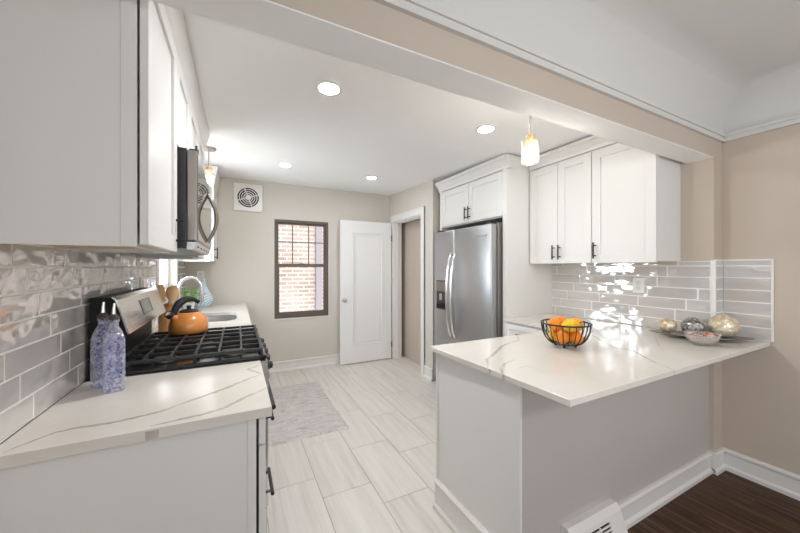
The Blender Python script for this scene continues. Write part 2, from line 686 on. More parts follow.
# jamb lining
bb.box(XW, XW + 0.12, DO[0], DO[0] + 0.015, 0, DO[2])
bb.box(XW, XW + 0.12, DO[1] - 0.015, DO[1], 0, DO[2])
bb.box(XW, XW + 0.12, DO[0] + 0.015, DO[1] - 0.015, DO[2] - 0.015, DO[2])
bb.box(XW + 0.05, XW + 0.065, DO[1] - 0.027, DO[1] - 0.015, 0, DO[2] - 0.015)
bb.box(XW + 0.05, XW + 0.065, DO[0] + 0.015, DO[1] - 0.015, DO[2] - 0.027, DO[2] - 0.015)
S('trim_3', bb, M['trim'])

# open door leaf, folded back to the far wall
dx0, dx1, dy0, dy1, dz0, dz1 = 1.268, 2.040, 4.292, 4.328, 0.012, 2.015
bb = B()
pz0, pz1, pa, pb = 0.25, 1.855, 1.435, 1.905
bb.box(dx0, pa, dy0, dy1, dz0, dz1)
bb.box(pb, dx1, dy0, dy1, dz0, dz1)
bb.box(pa, pb, dy0, dy1, dz0, pz0)
bb.box(pa, pb, dy0, dy1, pz1, dz1)
bb.box(pa, pb, dy0 + 0.012, dy1 - 0.008, pz0, pz1)
def frame_ring(bb, a, c, z0, z1, wd, y0, y1):
    bb.box(a, a + wd, y0, y1, z0, z1, 0.003)
    bb.box(c - wd, c, y0, y1, z0, z1, 0.003)
    bb.box(a + wd, c - wd, y0, y1, z0, z0 + wd, 0.003)
    bb.box(a + wd, c - wd, y0, y1, z1 - wd, z1, 0.003)
frame_ring(bb, pa, pb, pz0, pz1, 0.018, dy0 - 0.004, dy0 + 0.013)
frame_ring(bb, pa + 0.045, pb - 0.045, pz0 + 0.05, pz1 - 0.05, 0.012, dy0 + 0.006, dy0 + 0.013)
door_1 = S('door_1', bb, M['door'])
bb = B()
bb.lathe([(0.030, 0.0), (0.030, -0.006), (0.012, -0.010), (0.011, -0.032), (0.022, -0.038), (0.028, -0.050), (0.026, -0.064), (0.014, -0.070), (0.002, -0.071)], (1.318, dy0, 0.905), 24, axis='y')
bb.build('door_knob', M['nickel'], door_1, True)
for hz in (0.22, 1.79):
    bb = B()
    bb.tube([(dx1 + 0.006, dy0 - 0.004, hz - 0.045), (dx1 + 0.006, dy0 - 0.004, hz + 0.045)], 0.007, 10)
    bb.box(dx1, dx1 + 0.005, dy0, dy1, hz - 0.045, hz + 0.045)
    bb.build('hinge', mat('aged_hinge', (0.10, 0.08, 0.06), 0.4, 0.8), door_1, True)

# window in the far wall ------------------------------------------------
wf = B()
x0, x1, z0, z1 = BW
x0, x1, z0, z1 = BW[0], BW[1], BW[2], BW[3]
fy0, fy1 = YW + 0.012, YW + 0.085
t = 0.032
wf.box(x0, x0 + t, fy0, fy1, z0, z1, 0.002)
wf.box(x1 - t, x1, fy0, fy1, z0, z1, 0.002)
wf.box(x0 + t, x1 - t, fy0, fy1, z1 - t, z1, 0.002)
wf.box(x0 + t, x1 - t, fy0, fy1, z0, z0 + 0.028, 0.002)
window_1 = S('window_1', wf, M['bronze'])
def sash(name, a, c, b0, b1, y0, y1, st, top, bot):
    q = B()
    q.box(a, a + st, y0, y1, b0, b1, 0.002)
    q.box(c - st, c, y0, y1, b0, b1, 0.002)
    q.box(a + st, c - st, y0, y1, b0, b0 + bot, 0.002)
    q.box(a + st, c - st, y0, y1, b1 - top, b1, 0.002)
    return q
up = sash('upper', x0 + t, x1 - t, 1.372, z1 - t, YW + 0.052, YW + 0.078, 0.022, 0.026, 0.034)
up.box(0.655, 0.667, YW + 0.056, YW + 0.072, 1.40, 1.94)
up.box(0.868, 0.880, YW + 0.056, YW + 0.072, 1.40, 1.94)
up.box(x0 + t + 0.02, x1 - t - 0.02, YW + 0.056, YW + 0.072, 1.690, 1.702)
up = up.build('upper_sash', M['bronze'], window_1)
lo = sash('lower', x0 + t, x1 - t, z0 + 0.028, 1.398, YW + 0.022, YW + 0.048, 0.030, 0.036, 0.050).build('lower_sash', M['bronze'], window_1)
q = B(); q.box(x0 + t + 0.021, x1 - t - 0.021, YW + 0.062, YW + 0.066, 1.40, z1 - t - 0.02); q.build('pane', M['pane'], up)
q = B(); q.box(x0 + t + 0.028, x1 - t - 0.028, YW + 0.033, YW + 0.037, z0 + 0.07, 1.365); q.build('pane', M['pane'], lo)
q = B(); q.box(0.745, 0.815, YW + 0.024, YW + 0.050, 1.396, 1.412, 0.003); q.build('sash_lock', M['bronze'], window_1)
# pale strips right and below the frame: lit plaster edge put into the colour
q = B()
q.box(BW[0] - 0.012, BW[1] + 0.012, YW - 0.012, YW + 0.012, BW[2] - 0.016, BW[2])
q.box(BW[1], BW[1] + 0.012, YW - 0.003, YW + 0.012, BW[2], BW[3])
S('trim_4', q, M['trim'])

# window over the sink (left wall): white frame and casing
q = B()
c = 0.07
q.box(XL, XL + 0.016, LW[0] - c, LW[0], LW[2] - c, LW[3] + c, 0.003)
q.box(XL, XL + 0.016, LW[1], LW[1] + c, LW[2] - c, LW[3] + c, 0.003)
q.box(XL, XL + 0.016, LW[0], LW[1], LW[3], LW[3] + c, 0.003)
q.box(XL, XL + 0.028, LW[0] - c, LW[1] + c, LW[2] - 0.022, LW[2], 0.003)
q.box(XL, XL + 0.014, LW[0], LW[1], LW[2] - c, LW[2] - 0.022, 0.003)
S('trim_5', q, M['trim'])
wx0, wx1 = XL - 0.11, XL - 0.05
q = B()
q.box(wx0, wx1, LW[0], LW[0] + 0.04, LW[2], LW[3])
q.box(wx0, wx1, LW[1] - 0.04, LW[1], LW[2], LW[3])
q.box(wx0, wx1, LW[0] + 0.04, LW[1] - 0.04, LW[2], LW[2] + 0.045)
q.box(wx0, wx1, LW[0] + 0.04, LW[1] - 0.04, LW[3] - 0.04, LW[3])
q.box(wx0, wx1, LW[0] + 0.04, LW[1] - 0.04, 1.57, 1.61)
window_2 = S('window_2', q, M['door'])
q = B(); q.box(XL - 0.083, XL - 0.079, LW[0] + 0.04, LW[1] - 0.04, LW[2] + 0.045, LW[3] - 0.04); q.build('pane', M['pane'], window_2)

# unseen dining windows behind the camera; the side one added for its fill
q = B()
for u in (DW[0], DW[0] + 0.655, DW[1] - 0.04):
    q.box(XL - 0.11, XL - 0.05, u, u + 0.04, DW[2], DW[3])
q.box(XL - 0.11, XL - 0.05, DW[0] + 0.04, DW[1] - 0.04, DW[2], DW[2] + 0.04)
q.box(XL - 0.11, XL - 0.05, DW[0] + 0.04, DW[1] - 0.04, DW[3] - 0.04, DW[3])
added_side_window = S('added_side_window', q, M['door'])
q = B(); q.box(XL - 0.083, XL - 0.079, DW[0] + 0.04, DW[1] - 0.04, DW[2] + 0.04, DW[3] - 0.04); q.build('pane', M['pane'], added_side_window)
q = B()
for u in (RW[0], (RW[0] * 2 + RW[1]) / 3, (RW[0] + RW[1] * 2) / 3, RW[1] - 0.05):
    q.box(u, u + 0.05, YREAR - 0.10, YREAR - 0.04, RW[2], RW[3])
q.box(RW[0] + 0.05, RW[1] - 0.05, YREAR - 0.10, YREAR - 0.04, RW[2], RW[2] + 0.05)
q.box(RW[0] + 0.05, RW[1] - 0.05, YREAR - 0.10, YREAR - 0.04, RW[3] - 0.05, RW[3])
window_4 = S('window_4', q, M['door'])
q = B(); q.box(RW[0] + 0.05, RW[1] - 0.05, YREAR - 0.072, YREAR - 0.068, RW[2] + 0.05, RW[3] - 0.05); q.build('pane', M['pane'], window_4)

# neighbour's brick wall outside the far window
m = mat('pale_brick', (0.6, 0.4, 0.33), 0.85)
ns, ls, b = nt(m)
g = ns.new('ShaderNodeNewGeometry')
sp = ns.new('ShaderNodeSeparateXYZ')
ls.new(g.outputs['Position'], sp.inputs[0])
cb = ns.new('ShaderNodeCombineXYZ')
ls.new(sp.outputs['X'], cb.inputs[0])
ls.new(sp.outputs['Z'], cb.inputs[1])
br = ns.new('ShaderNodeTexBrick')
br.inputs['Scale'].default_value = 1.0
br.inputs['Brick Width'].default_value = 0.21
br.inputs['Row Height'].default_value = 0.078
br.inputs['Mortar Size'].default_value = 0.013
br.inputs['Mortar Smooth'].default_value = 0.2
br.inputs['Color1'].default_value = (0.42, 0.30, 0.25, 1)
br.inputs['Color2'].default_value = (0.62, 0.44, 0.35, 1)
br.inputs['Mortar'].default_value = (0.78, 0.72, 0.66, 1)
ls.new(cb.outputs[0], br.inputs['Vector'])
nz = node(ns, 'ShaderNodeTexNoise', Scale=1.6, Detail=3.0)
ls.new(g.outputs['Position'], nz.inputs['Vector'])
mxn = ns.new('ShaderNodeMix')
mxn.data_type = 'RGBA'
mr = node(ns, 'ShaderNodeMapRange')
mr.inputs['From Min'].default_value = 0.35
mr.inputs['From Max'].default_value = 0.75
mr.inputs['To Max'].default_value = 0.5
ls.new(nz.outputs['Fac'], mr.inputs['Value'])
ls.new(mr.outputs['Result'], mxn.inputs['Factor'])
ls.new(br.outputs['Color'], mxn.inputs['A'])
mxn.inputs['B'].default_value = (0.80, 0.74, 0.68, 1)
ls.new(mxn.outputs['Result'], b.inputs['Base Color'])
M['brick'] = m
q = B()
q.box(-1.5, 1.38, 6.4, 6.6, -0.5, 3.6)
nb = q.build('wall_outside', M['brick'])
struct(nb)
q = B(); q.box(1.38, 1.50, 6.33, 6.6, -0.5, 3.6); q.build('mauve_band', mat('mauve_band_tone', (0.46, 0.41, 0.44), 0.8), nb)  # upright mauve band set slightly proud of the brick
q = B(); q.box(1.50, 4.5, 6.42, 6.6, -0.5, 3.6); q.build('side_wall', M['brick'], nb)

# ------------------------------------------------------------------ wall tile
def tile_field(wall, axis, pos, s, a0, a1, zlo, ztop, pitch, length, joint0, shift, rows_from=0, holes=()):
    """glazed running tile on plane `axis`=pos, facing s; a = the other horizontal axis"""
    gr = 0.0055
    th = 0.008
    def put(bb, u0, u1, z0, z1, t0, t1, bev=0.0):
        if axis == 'x':
            bb.box(pos + s * t0, pos + s * t1, u0, u1, z0, z1, bev, 1)
        else:
            bb.box(u0, u1, pos + s * t0, pos + s * t1, z0, z1, bev, 1)
    bt, bg_ = B(), B()
    def spans(u0, u1, z0, z1):
        out = [(u0, u1)]
        for (h0, h1, hz0, hz1) in holes:
            if hz0 < (z0 + z1) / 2 < hz1:
                nx = []
                for c0, c1 in out:
                    if h1 <= c0 or h0 >= c1:
                        nx.append((c0, c1))
                    else:
                        if c0 < h0: nx.append((c0, h0))
                        if c1 > h1: nx.append((h1, c1))
                out = nx
        return out
    z, r = zlo, rows_from
    while z < ztop - 0.006:
        z1 = min(z + pitch, ztop)
        for c0, c1 in spans(a0, a1, z, z1):
            put(bg_, c0, c1, z, z1, 0.0, 0.0068)
        j = joint0 + shift * r
        k0 = math.floor((a0 - j) / length)
        u = j + k0 * length
        while u < a1:
            for c0, c1 in spans(max(u, a0), min(u + length, a1), z, z1):
                if c1 - c0 > 0.012 and z1 - z > 0.012:
                    put(bt, c0 + gr / 2, c1 - gr / 2, z + gr / 2, z1 - gr / 2, 0.004, th, 0.0016)
            u += length
        z, r = z1, r + 1
    bg_.build('backsplash_grout', M['grout'], wall)
    bt.build('backsplash_tile', M['tile'] if wall is wall_left else M['tile_calm'], wall)


ZT = 0.916
tile_field(wall_left, 'x', XL, 1, 1.085, 4.40, ZT, 1.432, 0.0742, 0.2925, 1.324, -0.066,
           holes=((LW[0] - 0.071, LW[1] + 0.071, LW[2] - 0.071, 3), (1.55, 2.38, 1.425, 3)))
tile_field(wall_right, 'x', XK, -1, YB0 + 0.012, 2.088, ZT, 1.40, 0.0755, 0.2925, 1.4675, -0.0625)
tile_field(wall_right, 'y', YB0, -1, XK + 0.004, XD - 0.009, ZT, 1.404, 0.0755, 0.6, XK + 0.004, 0.0)
tile_field(wall_dining, 'x', XD, -1, 0.69, YB0 - 0.009, ZT, 1.404, 0.0755, 0.6, 0.69, 0.0)
q = B()
q.box(XK - 0.011, XK + 0.004, YB0 - 0.011, YB0 + 0.012, ZT, 1.405, 0.004)
q.box(XD - 0.011, XD, 0.683, 0.690, ZT, 1.410, 0.002)
q.box(XD - 0.010, XD, 0.683, YB0 - 0.009, 1.404, 1.410)
q.box(XK + 0.004, XD - 0.010, YB0 - 0.010, YB0, 1.404, 1.410)
q.build('tile_edge_trim', M['grout'], wall_right)


# ------------------------------------------------------------------ cabinets
def shaker(parent, xf, s, y0, y1, z0, z1, name='door', st=0.062, material=None):
    """shaker door or drawer front whose outer face lies at xf, facing s in x; returns the mesh object"""
    t = 0.020
    b_ = B()
    a, c = xf - s * t, xf
    b_.box(a, c, y0, y0 + st, z0, z1, 0.0015, 1)
    b_.box(a, c, y1 - st, y1, z0, z1, 0.0015, 1)
    b_.box(a, c, y0 + st, y1 - st, z0, z0 + st, 0.0015, 1)
    b_.box(a, c, y0 + st, y1 - st, z1 - st, z1, 0.0015, 1)
    b_.box(a, xf - s * 0.010, y0 + st - 0.002, y1 - st + 0.002, z0 + st - 0.002, z1 - st + 0.002)
    return b_.build(name, material or M['cab'], parent)


def pull(parent, xf, s, y, z0, z1, horizontal=None):
    """black bar pull on the face xf"""
    b_ = B()
    xo = xf + s * 0.030
    if horizontal is None:
        b_.tube([(xo, y, z0), (xo, y, z1)], 0.0062, 10)
        for z in (z0 + 0.022, z1 - 0.022):
            b_.tube([(xf, y, z), (xo, y, z)], 0.005, 8)
    else:
        y0, y1, z = horizontal
        b_.tube([(xo, y0, z), (xo, y1, z)], 0.0062, 10)
        for yy in (y0 + 0.022, y1 - 0.022):
            b_.tube([(xf, yy, z), (xo, yy, z)], 0.005, 8)
    return b_.build('handle', M['black'], parent, True)


XLF = -0.218          # face of the left upper doors
ULB, ULT = 1.422, 2.238
def left_upper(name, label, y0, y1, z0, doors, zt=ULT, xb=XL):
    th = thing(name, label, 'cabinet', (XL, (y0 + y1) / 2, z0))
    c0, c1 = XL + 0.001, XLF - 0.026
    q = B()
    q.box(c0, c1, y0, y0 + 0.018, z0 - 0.006, zt)
    q.box(c0, c1, y1 - 0.018, y1, z0 - 0.006, zt)
    q.box(c0, c1, y0 + 0.018, y1 - 0.018, zt - 0.018, zt)
    q.box(c0, c0 + 0.01, y0 + 0.018, y1 - 0.018, z0, zt - 0.018)
    q.box(c1 - 0.018, c1, y0 + 0.018, y1 - 0.018, z0 - 0.006, z0 + 0.03)
    q.build('carcass', M['cab'], th)
    q = B(); q.box(c0 + 0.01, c1 - 0.018, y0 + 0.018, y1 - 0.018, z0 + 0.006, z0 + 0.020); q.build('bottom_panel', M['birch'], th, False)
    for (d0, d1, hy, hz0, hz1) in doors:
        d = shaker(th, XLF, 1, d0, d1, z0, zt)
        if hy is not None:
            pull(d, XLF, 1, hy, hz0, hz1)
    return th


nc = left_upper('wall_cabinet', 'tall grey-white wall cabinet nearest the camera, over the two glass bottles', 1.10, 1.572, ULB,
           [(1.10, 1.570, 1.545, 1.445, 1.57)])
q = B(); q.box(XLF - 0.060, XLF - 0.025, 1.0965, 1.10, ULB - 0.006, ULT, 0.001); q.build('face_frame', M['cab'], nc)
left_upper('wall_cabinet', 'short white wall cabinet with two doors directly above the microwave', 1.574, 2.372, 1.868,
           [(1.576, 1.972, 1.945, 1.885, 1.985), (1.976, 2.370, 2.003, 1.885, 1.985)])
left_upper('wall_cabinet', 'narrow white wall cabinet between the microwave and the sink window', 2.374, 2.80, ULB,
           [(2.376, 2.798, 2.405, 1.445, 1.57)])
left_upper('wall_cabinet', 'white wall cabinet in the far corner beyond the sink window', 3.84, 4.40, 1.425,
           [(3.842, 4.398, 3.90, 1.445, 1.57)])
# frieze that closes the gap between cabinets and ceiling
q = B()
zz = 2.24
q.prism([(XL, zz), (XLF - 0.004, zz), (XLF + 0.006, zz + 0.02), (-0.188, 2.350), (XL, 2.350)], 1.095, 2.2, axis='y')
q.prism([(XL, zz), (XLF - 0.004, zz), (XLF + 0.006, zz + 0.02), (-0.188, 2.350), (XL, 2.350)], 2.2, 2.81, axis='y')
q.prism([(XL, 2.35), (-0.188, 2.35), (-0.186, zc(2.75)), (XL, zc(2.75))], 2.2, 2.81, axis='y')
S('trim_6', q, M['cab'])
q = B()
q.prism([(XL, zz), (XLF - 0.004, zz), (XLF + 0.006, zz + 0.02), (-0.178, 2.415), (XL, 2.415)], 3.835, 4.41, axis='y')
S('trim_7', q, M['cab'])

# right uppers ----------------------------------------------------------
XRF = 2.400
URB, URT = 1.400, 2.238
def right_upper(name, label, y0, y1, doors):
    th = thing(name, label, 'cabinet', (XK, (y0 + y1) / 2, URB))
    c0, c1 = XRF + 0.022, XK - 0.001
    q = B()
    q.box(c0, c1, y0, y1, URB, URT)
    q.build('carcass', M['cab'], th)
    q = B(); q.box(c0 + 0.018, c1, y0 + 0.018, y1 - 0.018, URB - 0.004, URB); q.build('bottom_panel', M['birch'], th)
    for (d0, d1, hy) in doors:
        d = shaker(th, XRF, -1, d0, d1, URB - 0.008, URT)
        pull(d, XRF, -1, hy, 1.425, 1.545)
    return th


right_upper('wall_cabinet', 'white double-door wall cabinet beside the tall fridge panel', 1.504, 2.082, [(1.794, 2.076, 1.822), (1.506, 1.790, 1.767)])
right_upper('wall_cabinet', 'white wall cabinet with one wide door, next to the beam', 1.083, 1.502, [(1.083, 1.500, 1.472)])
q = B()
q.box(XRF + 0.024, XK, 1.083, 2.088, URT + 0.002, 2.30)
q.prism([(XRF + 0.024, 2.25), (XRF + 0.004, 2.25), (XRF - 0.002, 2.27), (XRF - 0.030, 2.312), (XRF - 0.044, 2.318), (XRF - 0.044, 2.341), (XRF + 0.03, 2.341)], 1.083, 2.088, axis='y')
S('trim_8', q, M['cab'])

# fridge surround -------------------------------------------------------
XE = 2.12
EY0, EY1 = 2.090, 3.125
ens = thing('fridge_surround_cabinet', 'tall white cabinet framing the refrigerator, with two small doors on top', 'cabinet', (XK, 2.6, 0))
q = B()
q.box(XE, XK - 0.001, EY0, EY0 + 0.042, 0.001, 2.30)
q.build('side_panel', M['cab'], ens)
q = B()
q.box(XE, XK - 0.001, EY1 - 0.028, EY1, 0.001, 2.30)
q.build('side_panel', M['cab'], ens)
q = B()
q.box(XE + 0.022, XK - 0.001, EY0 + 0.042, EY1 - 0.028, 1.815, 2.30)
q.build('upper_box', M['cab'], ens)
dA = shaker(ens, XE, -1, EY0 + 0.046, 2.609, 1.825, 2.225)
pull(dA, XE, -1, 2.583, 1.855, 1.98)
dB = shaker(ens, XE, -1, 2.613, EY1 - 0.032, 1.825, 2.225)
pull(dB, XE, -1, 2.640, 1.855, 1.98)
q = B()
prof_c = [(XE + 0.03, 2.235), (XE - 0.002, 2.235), (XE - 0.006, 2.255), (XE - 0.040, 2.305), (XE - 0.056, 2.312), (XE - 0.056, 2.341), (XE + 0.03, 2.341)]
q.prism(prof_c, EY0 - 0.045, EY1 + 0.02, axis='y')
q.prism([(EY0, 2.235), (EY0 - 0.004, 2.255), (EY0 - 0.036, 2.305), (EY0 - 0.045, 2.312), (EY0 - 0.045, 2.341), (EY0 + 0.02, 2.341), (EY0 + 0.02, 2.235)], XE + 0.03, 2.352, axis='x')
q.build('crown', M['cab'], ens)

# refrigerator ----------------------------------------------------------
XF_ = 2.000
FY0, FYM, FY1 = 2.160, 2.697, 3.078
fr = thing('refrigerator', 'stainless steel side-by-side refrigerator with curved bar handles', 'refrigerator', (2.35, 2.62, 0))
q = B(); q.box(XF_ + 0.095, 2.69, FY0 + 0.006, FY1 - 0.006, 0.03, 1.765, 0.006); q.build('body', mat('fridge_side', (0.30, 0.28, 0.26), 0.45, 0.3), fr)
def fdoor(y0, y1, name):
    q = B()
    q.box(XF_ + 0.006, XF_ + 0.085, y0, y1, 0.12, 1.752, 0.012, 3)
    return q.build(name, M['steel'], fr, True)
fd = fdoor(FYM + 0.003, FY1, 'freezer_door')
rd = fdoor(FY0, FYM - 0.003, 'refrigerator_door')
def fhandle(door, y):
    q = B()
    pts = []
    for i in range(17):
        t_ = i / 16
        z = 0.64 + 0.86 * t_
        bow = 0.058 * math.sin(PI * t_) ** 0.6 if 0 < t_ < 1 else 0
        pts.append((XF_ + 0.002 - 0.012 - bow, y, z))
    q.tube(pts, 0.0125, 12)
    for z in (0.64, 1.50):
        q.tube([(XF_ + 0.006, y, z), (XF_ - 0.018, y, z)], 0.012, 10)
    q.build('handle', M['chrome'], door, True)
fhandle(fd, FYM + 0.035)
fhandle(rd, FYM - 0.035)
dq = B()
dq.box(XF_ - 0.002, XF_ + 0.010, 2.83, 3.02, 0.90, 1.215, 0.004)
disp = dq.build('dispenser', M['enamel'], fd)
q = B(); q.box(XF_ - 0.006, XF_ - 0.002, 2.84, 3.01, 1.095, 1.205, 0.002); q.build('control_panel', M['steel_dark'], disp)
q = B(); q.box(XF_ - 0.012, XF_ - 0.002, 2.90, 2.95, 1.00, 1.07, 0.004); q.build('water_paddle', mat('grey_plastic', (0.35, 0.35, 0.36), 0.4), disp)
q = B(); q.box(XF_ - 0.008, XF_ + 0.006, 2.835, 3.015, 0.900, 0.914, 0.002); q.build('drip_tray', M['rubber'], disp)
q = B(); q.box(XF_ + 0.06, 2.66, FY0 + 0.02, FY1 - 0.02, 0.03, 0.11); q.build('kick_grille', M['rubber'], fr)
for y in (FY0 + 0.06, FY1 - 0.06):
    q = B(); q.lathe([(0.022, 0.0), (0.022, 0.012), (0.012, 0.014), (0.012, 0.06)], (XF_ + 0.10, y, 0.0), 16); q.build('foot', M['rubber'], fr, True)
for y in (FY0 + 0.06, FY1 - 0.06):
    q = B(); q.box(XF_ + 0.03, XF_ + 0.16, y - 0.03, y + 0.03, 1.753, 1.772, 0.004); q.build('hinge_cover', M['rubber'], fr)
tx = bpy.data.curves.new('logo', 'FONT')
tx.body = 'Whirlpool'
tx.size = 0.034
tx.extrude = 0.0008
tx.align_x = 'CENTER'
tmp = bpy.data.objects.new('logo_curve', tx)
COL.objects.link(tmp)
bpy.context.view_layer.update()
lme = bpy.data.meshes.new_from_object(tmp.evaluated_get(bpy.context.evaluated_depsgraph_get()))
bpy.data.objects.remove(tmp)
lme.materials.clear()
lme.materials.append(M['chrome'])
to = bpy.data.objects.new('logo', lme)
COL.objects.link(to)
to.parent = rd
to.location = Vector((XF_ + 0.0045, 2.275, 1.640)) - Vector(fr.location)
to.rotation_euler = (R(90), 0, R(-90))

# right base cabinet with drawer
rb = thing('base_cabinet', 'low white base cabinet with a drawer, between fridge panel and peninsula', 'cabinet', (2.4, 1.8, 0))
q = B(); q.box(2.115, XK - 0.001, 1.50, EY0 - 0.002, 0.10, 0.888); q.build('carcass', M['cab'], rb)
q = B(); q.box(2.18, XK - 0.001, 1.50, EY0 - 0.002, 0.001, 0.10); q.build('toe_kick', M['cab'], rb)
d = shaker(rb, 2.094, -1, 1.60, 2.082, 0.72, 0.872, 'drawer', 0.045)
pull(d, 2.094, -1, 0, 0, 0, (1.80, 1.93, 0.80))
d = shaker(rb, 2.094, -1, 1.60, 2.082, 0.12, 0.715, 'door')
pull(d, 2.094, -1, 1.64, 0.55, 0.67)

# ------------------------------------------------------------------ peninsula
pen = thing('peninsula_cabinet', 'painted peninsula cabinet under the white quartz bar top, facing the dark floor', 'cabinet', (1.8, 1.2, 0))
q = B()
q.box(1.0205, 2.112, 0.9605, 1.4895, 0.10, 0.889)
q.box(2.112, XK - 0.001, 0.960, 1.498, 0.10, 0.889)
q.build('carcass', M['cab'], pen)
q = B(); q.box(1.05, XK - 0.001, 0.960, 1.43, 0.001, 0.10); q.build('toe_kick', M['cab'], pen)
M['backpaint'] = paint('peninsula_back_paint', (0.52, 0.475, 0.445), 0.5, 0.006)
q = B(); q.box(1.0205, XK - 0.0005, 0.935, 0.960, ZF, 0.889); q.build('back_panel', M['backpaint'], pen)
q = B()
q.box(1.010, 1.020, 0.920, 1.520, 0.001, 0.889, 0.0015)
q.box(1.003, 1.010, 0.918, 0.936, 0.001, 0.889, 0.0015)
q.box(1.004, 1.010, 1.506, 1.521, 0.12, 0.889, 0.0015)
q.box(1.020, 1.045, 1.49, 1.520, 0.10, 0.889)
q.build('end_panel', M['cab'], pen)
q = B()
base_x(q, 0.935, 1.022, XK - 0.0, -1, 0.172, ZF)
S('baseboard_peninsula', q, M['trim'])
q = B()
base_y(q, 1.010, 0.912, 1.520, -1, 0.165, 0)
S('baseboard_end', q, M['trim'])
q = B()
base_x(q, YB0, XK - 0.024, XD - 0.02, -1, 0.178, ZF)
q.box(XK - 0.020, XK, YB0 - 0.006, 0.934, ZF, 0.1772)
q.box(XK - 0.0255, XK, YB0 - 0.010, 0.934, ZF, ZF + 0.0218)
S('baseboard_pilaster', q, M['trim'])
q = B()
base_y(q, XD, YREAR, YB0 - 0.002, -1, 0.178, ZF)
S('baseboard_right', q, M['trim'])

# counters ----------------------------------------------------------------
def ribbon(parent, pts, wd, z, edge=None, name='vein'):
    """thin inlaid vein following pts on the slab top"""
    random.seed(len(pts) * 7 + int(1000 * abs(pts[0][0])))
    P_ = []
    for a, c in zip(pts, pts[1:]):
        n_ = max(2, int(((a[0] - c[0]) ** 2 + (a[1] - c[1]) ** 2) ** 0.5 / 0.012))
        for i in range(n_):
            t_ = i / n_
            P_.append(Vector((a[0] + (c[0] - a[0]) * t_ + random.gauss(0, 0.0013), a[1] + (c[1] - a[1]) * t_ + random.gauss(0, 0.0013), z)))
    P_.append(Vector((*pts[-1], z)))
    b_ = B()
    L, Rr = [], []
    k = len(P_)
    for i, p in enumerate(P_):
        t_ = (P_[min(i + 1, k - 1)] - P_[max(i - 1, 0)])
        t_.z = 0
        t_.normalize()
        nn = Vector((-t_.y, t_.x, 0))
        ww = wd * (0.65 + 0.6 * random.random()) * 0.5
        if edge is None:
            ww *= min(1, 0.25 + 4 * min(i, k - 1 - i) / k)
        L.append(b_.bm.verts.new(p + nn * ww))
        Rr.append(b_.bm.verts.new(p - nn * ww))
    for i in range(k - 1):
        f = b_.bm.faces.new((L[i], Rr[i], Rr[i + 1], L[i + 1]))
    bmesh.ops.recalc_face_normals(b_.bm, faces=b_.bm.faces[:])
    for f in b_.bm.faces:
        if f.normal.z < 0:
            f.normal_flip()
    return b_.build(name, M['vein'], parent)


q = B()
q.prism([(0.995, 0.695), (XD - 0.009, 0.695), (XD - 0.009, YB0 - 0.010), (XK - 0.011, YB0 - 0.010), (XK - 0.009, 2.088), (2.088, 2.088), (2.088, 1.52), (0.969, 1.534)], 0.890, 0.914, bev=0.002)
ptop = q.build('quartz_worktop', M['quartz'])
tag(ptop, 'white veined quartz bar top on the peninsula, with fruit basket and tray', 'worktop')
for pts, wd in (([(0.972, 1.065), (1.015, 1.115), (1.075, 1.184), (1.178, 1.244), (1.335, 1.348), (1.437, 1.387), (1.53, 1.405), (1.609, 1.492)], 0.015),
                ([(0.978, 0.985), (1.036, 1.05), (1.096, 1.093), (1.193, 1.124)], 0.015),
                ([(1.096, 1.019), (1.157, 1.024), (1.176, 0.979), (1.151, 0.924)], 0.003),
                ([(2.619, 1.562), (2.102, 1.326), (1.869, 1.051), (1.881, 0.954), (1.747, 0.796), (1.689, 0.697)], 0.011),
                ([(2.42, 1.10), (2.10, 0.93), (2.25, 0.757), (2.262, 0.697)], 0.003)):
    ribbon(ptop, pts, wd, 0.9143)
for y, wd in ((1.065, 0.012), (0.988, 0.014)):
    x_ = 0.995 + (0.969 - 0.995) * (y - 0.695) / (1.534 - 0.695)
    q = B(); q.box(x_ - 0.0003, x_ + 0.002, y - wd / 2, y + wd / 2, 0.892, 0.9142); q.build('vein', M['vein'], ptop)
for x_ in (1.689, 2.262):
    q = B(); q.box(x_ - 0.002, x_ + 0.002, 0.6947, 0.698, 0.892, 0.9142); q.build('vein', M['vein'], ptop)

RY0, RY1 = 1.668, 2.430     # range
q = B()
q.box(XL + 0.009, 0.099, 1.098, RY0 - 0.002, 0.882, 0.914, 0.002)
ltop = q.build('quartz_worktop', M['quartz'])
tag(ltop, 'white veined quartz worktop under the two glass bottles, left of the stove', 'worktop')
for pts, wd in (([(-0.5, 1.113), (-0.488, 1.136), (-0.46, 1.168), (-0.436, 1.192), (-0.407, 1.196), (-0.363, 1.192), (-0.311, 1.19), (-0.212, 1.214), (-0.166, 1.25), (-0.112, 1.285), (-0.031, 1.346), (0.04, 1.412), (0.092, 1.451)], 0.015),
                ([(-0.218, 1.115), (-0.149, 1.127), (-0.099, 1.133), (-0.036, 1.154), (0.024, 1.216), (0.075, 1.255), (0.096, 1.278)], 0.014),
                ([(0.092, 1.451), (0.042, 1.543), (0.092, 1.585)], 0.011)):
    ribbon(ltop, pts, wd, 0.9143)
q = B(); q.box(-0.225, -0.195, 1.0977, 1.1, 0.884, 0.908); q.build('vein', M['vein'], ltop)

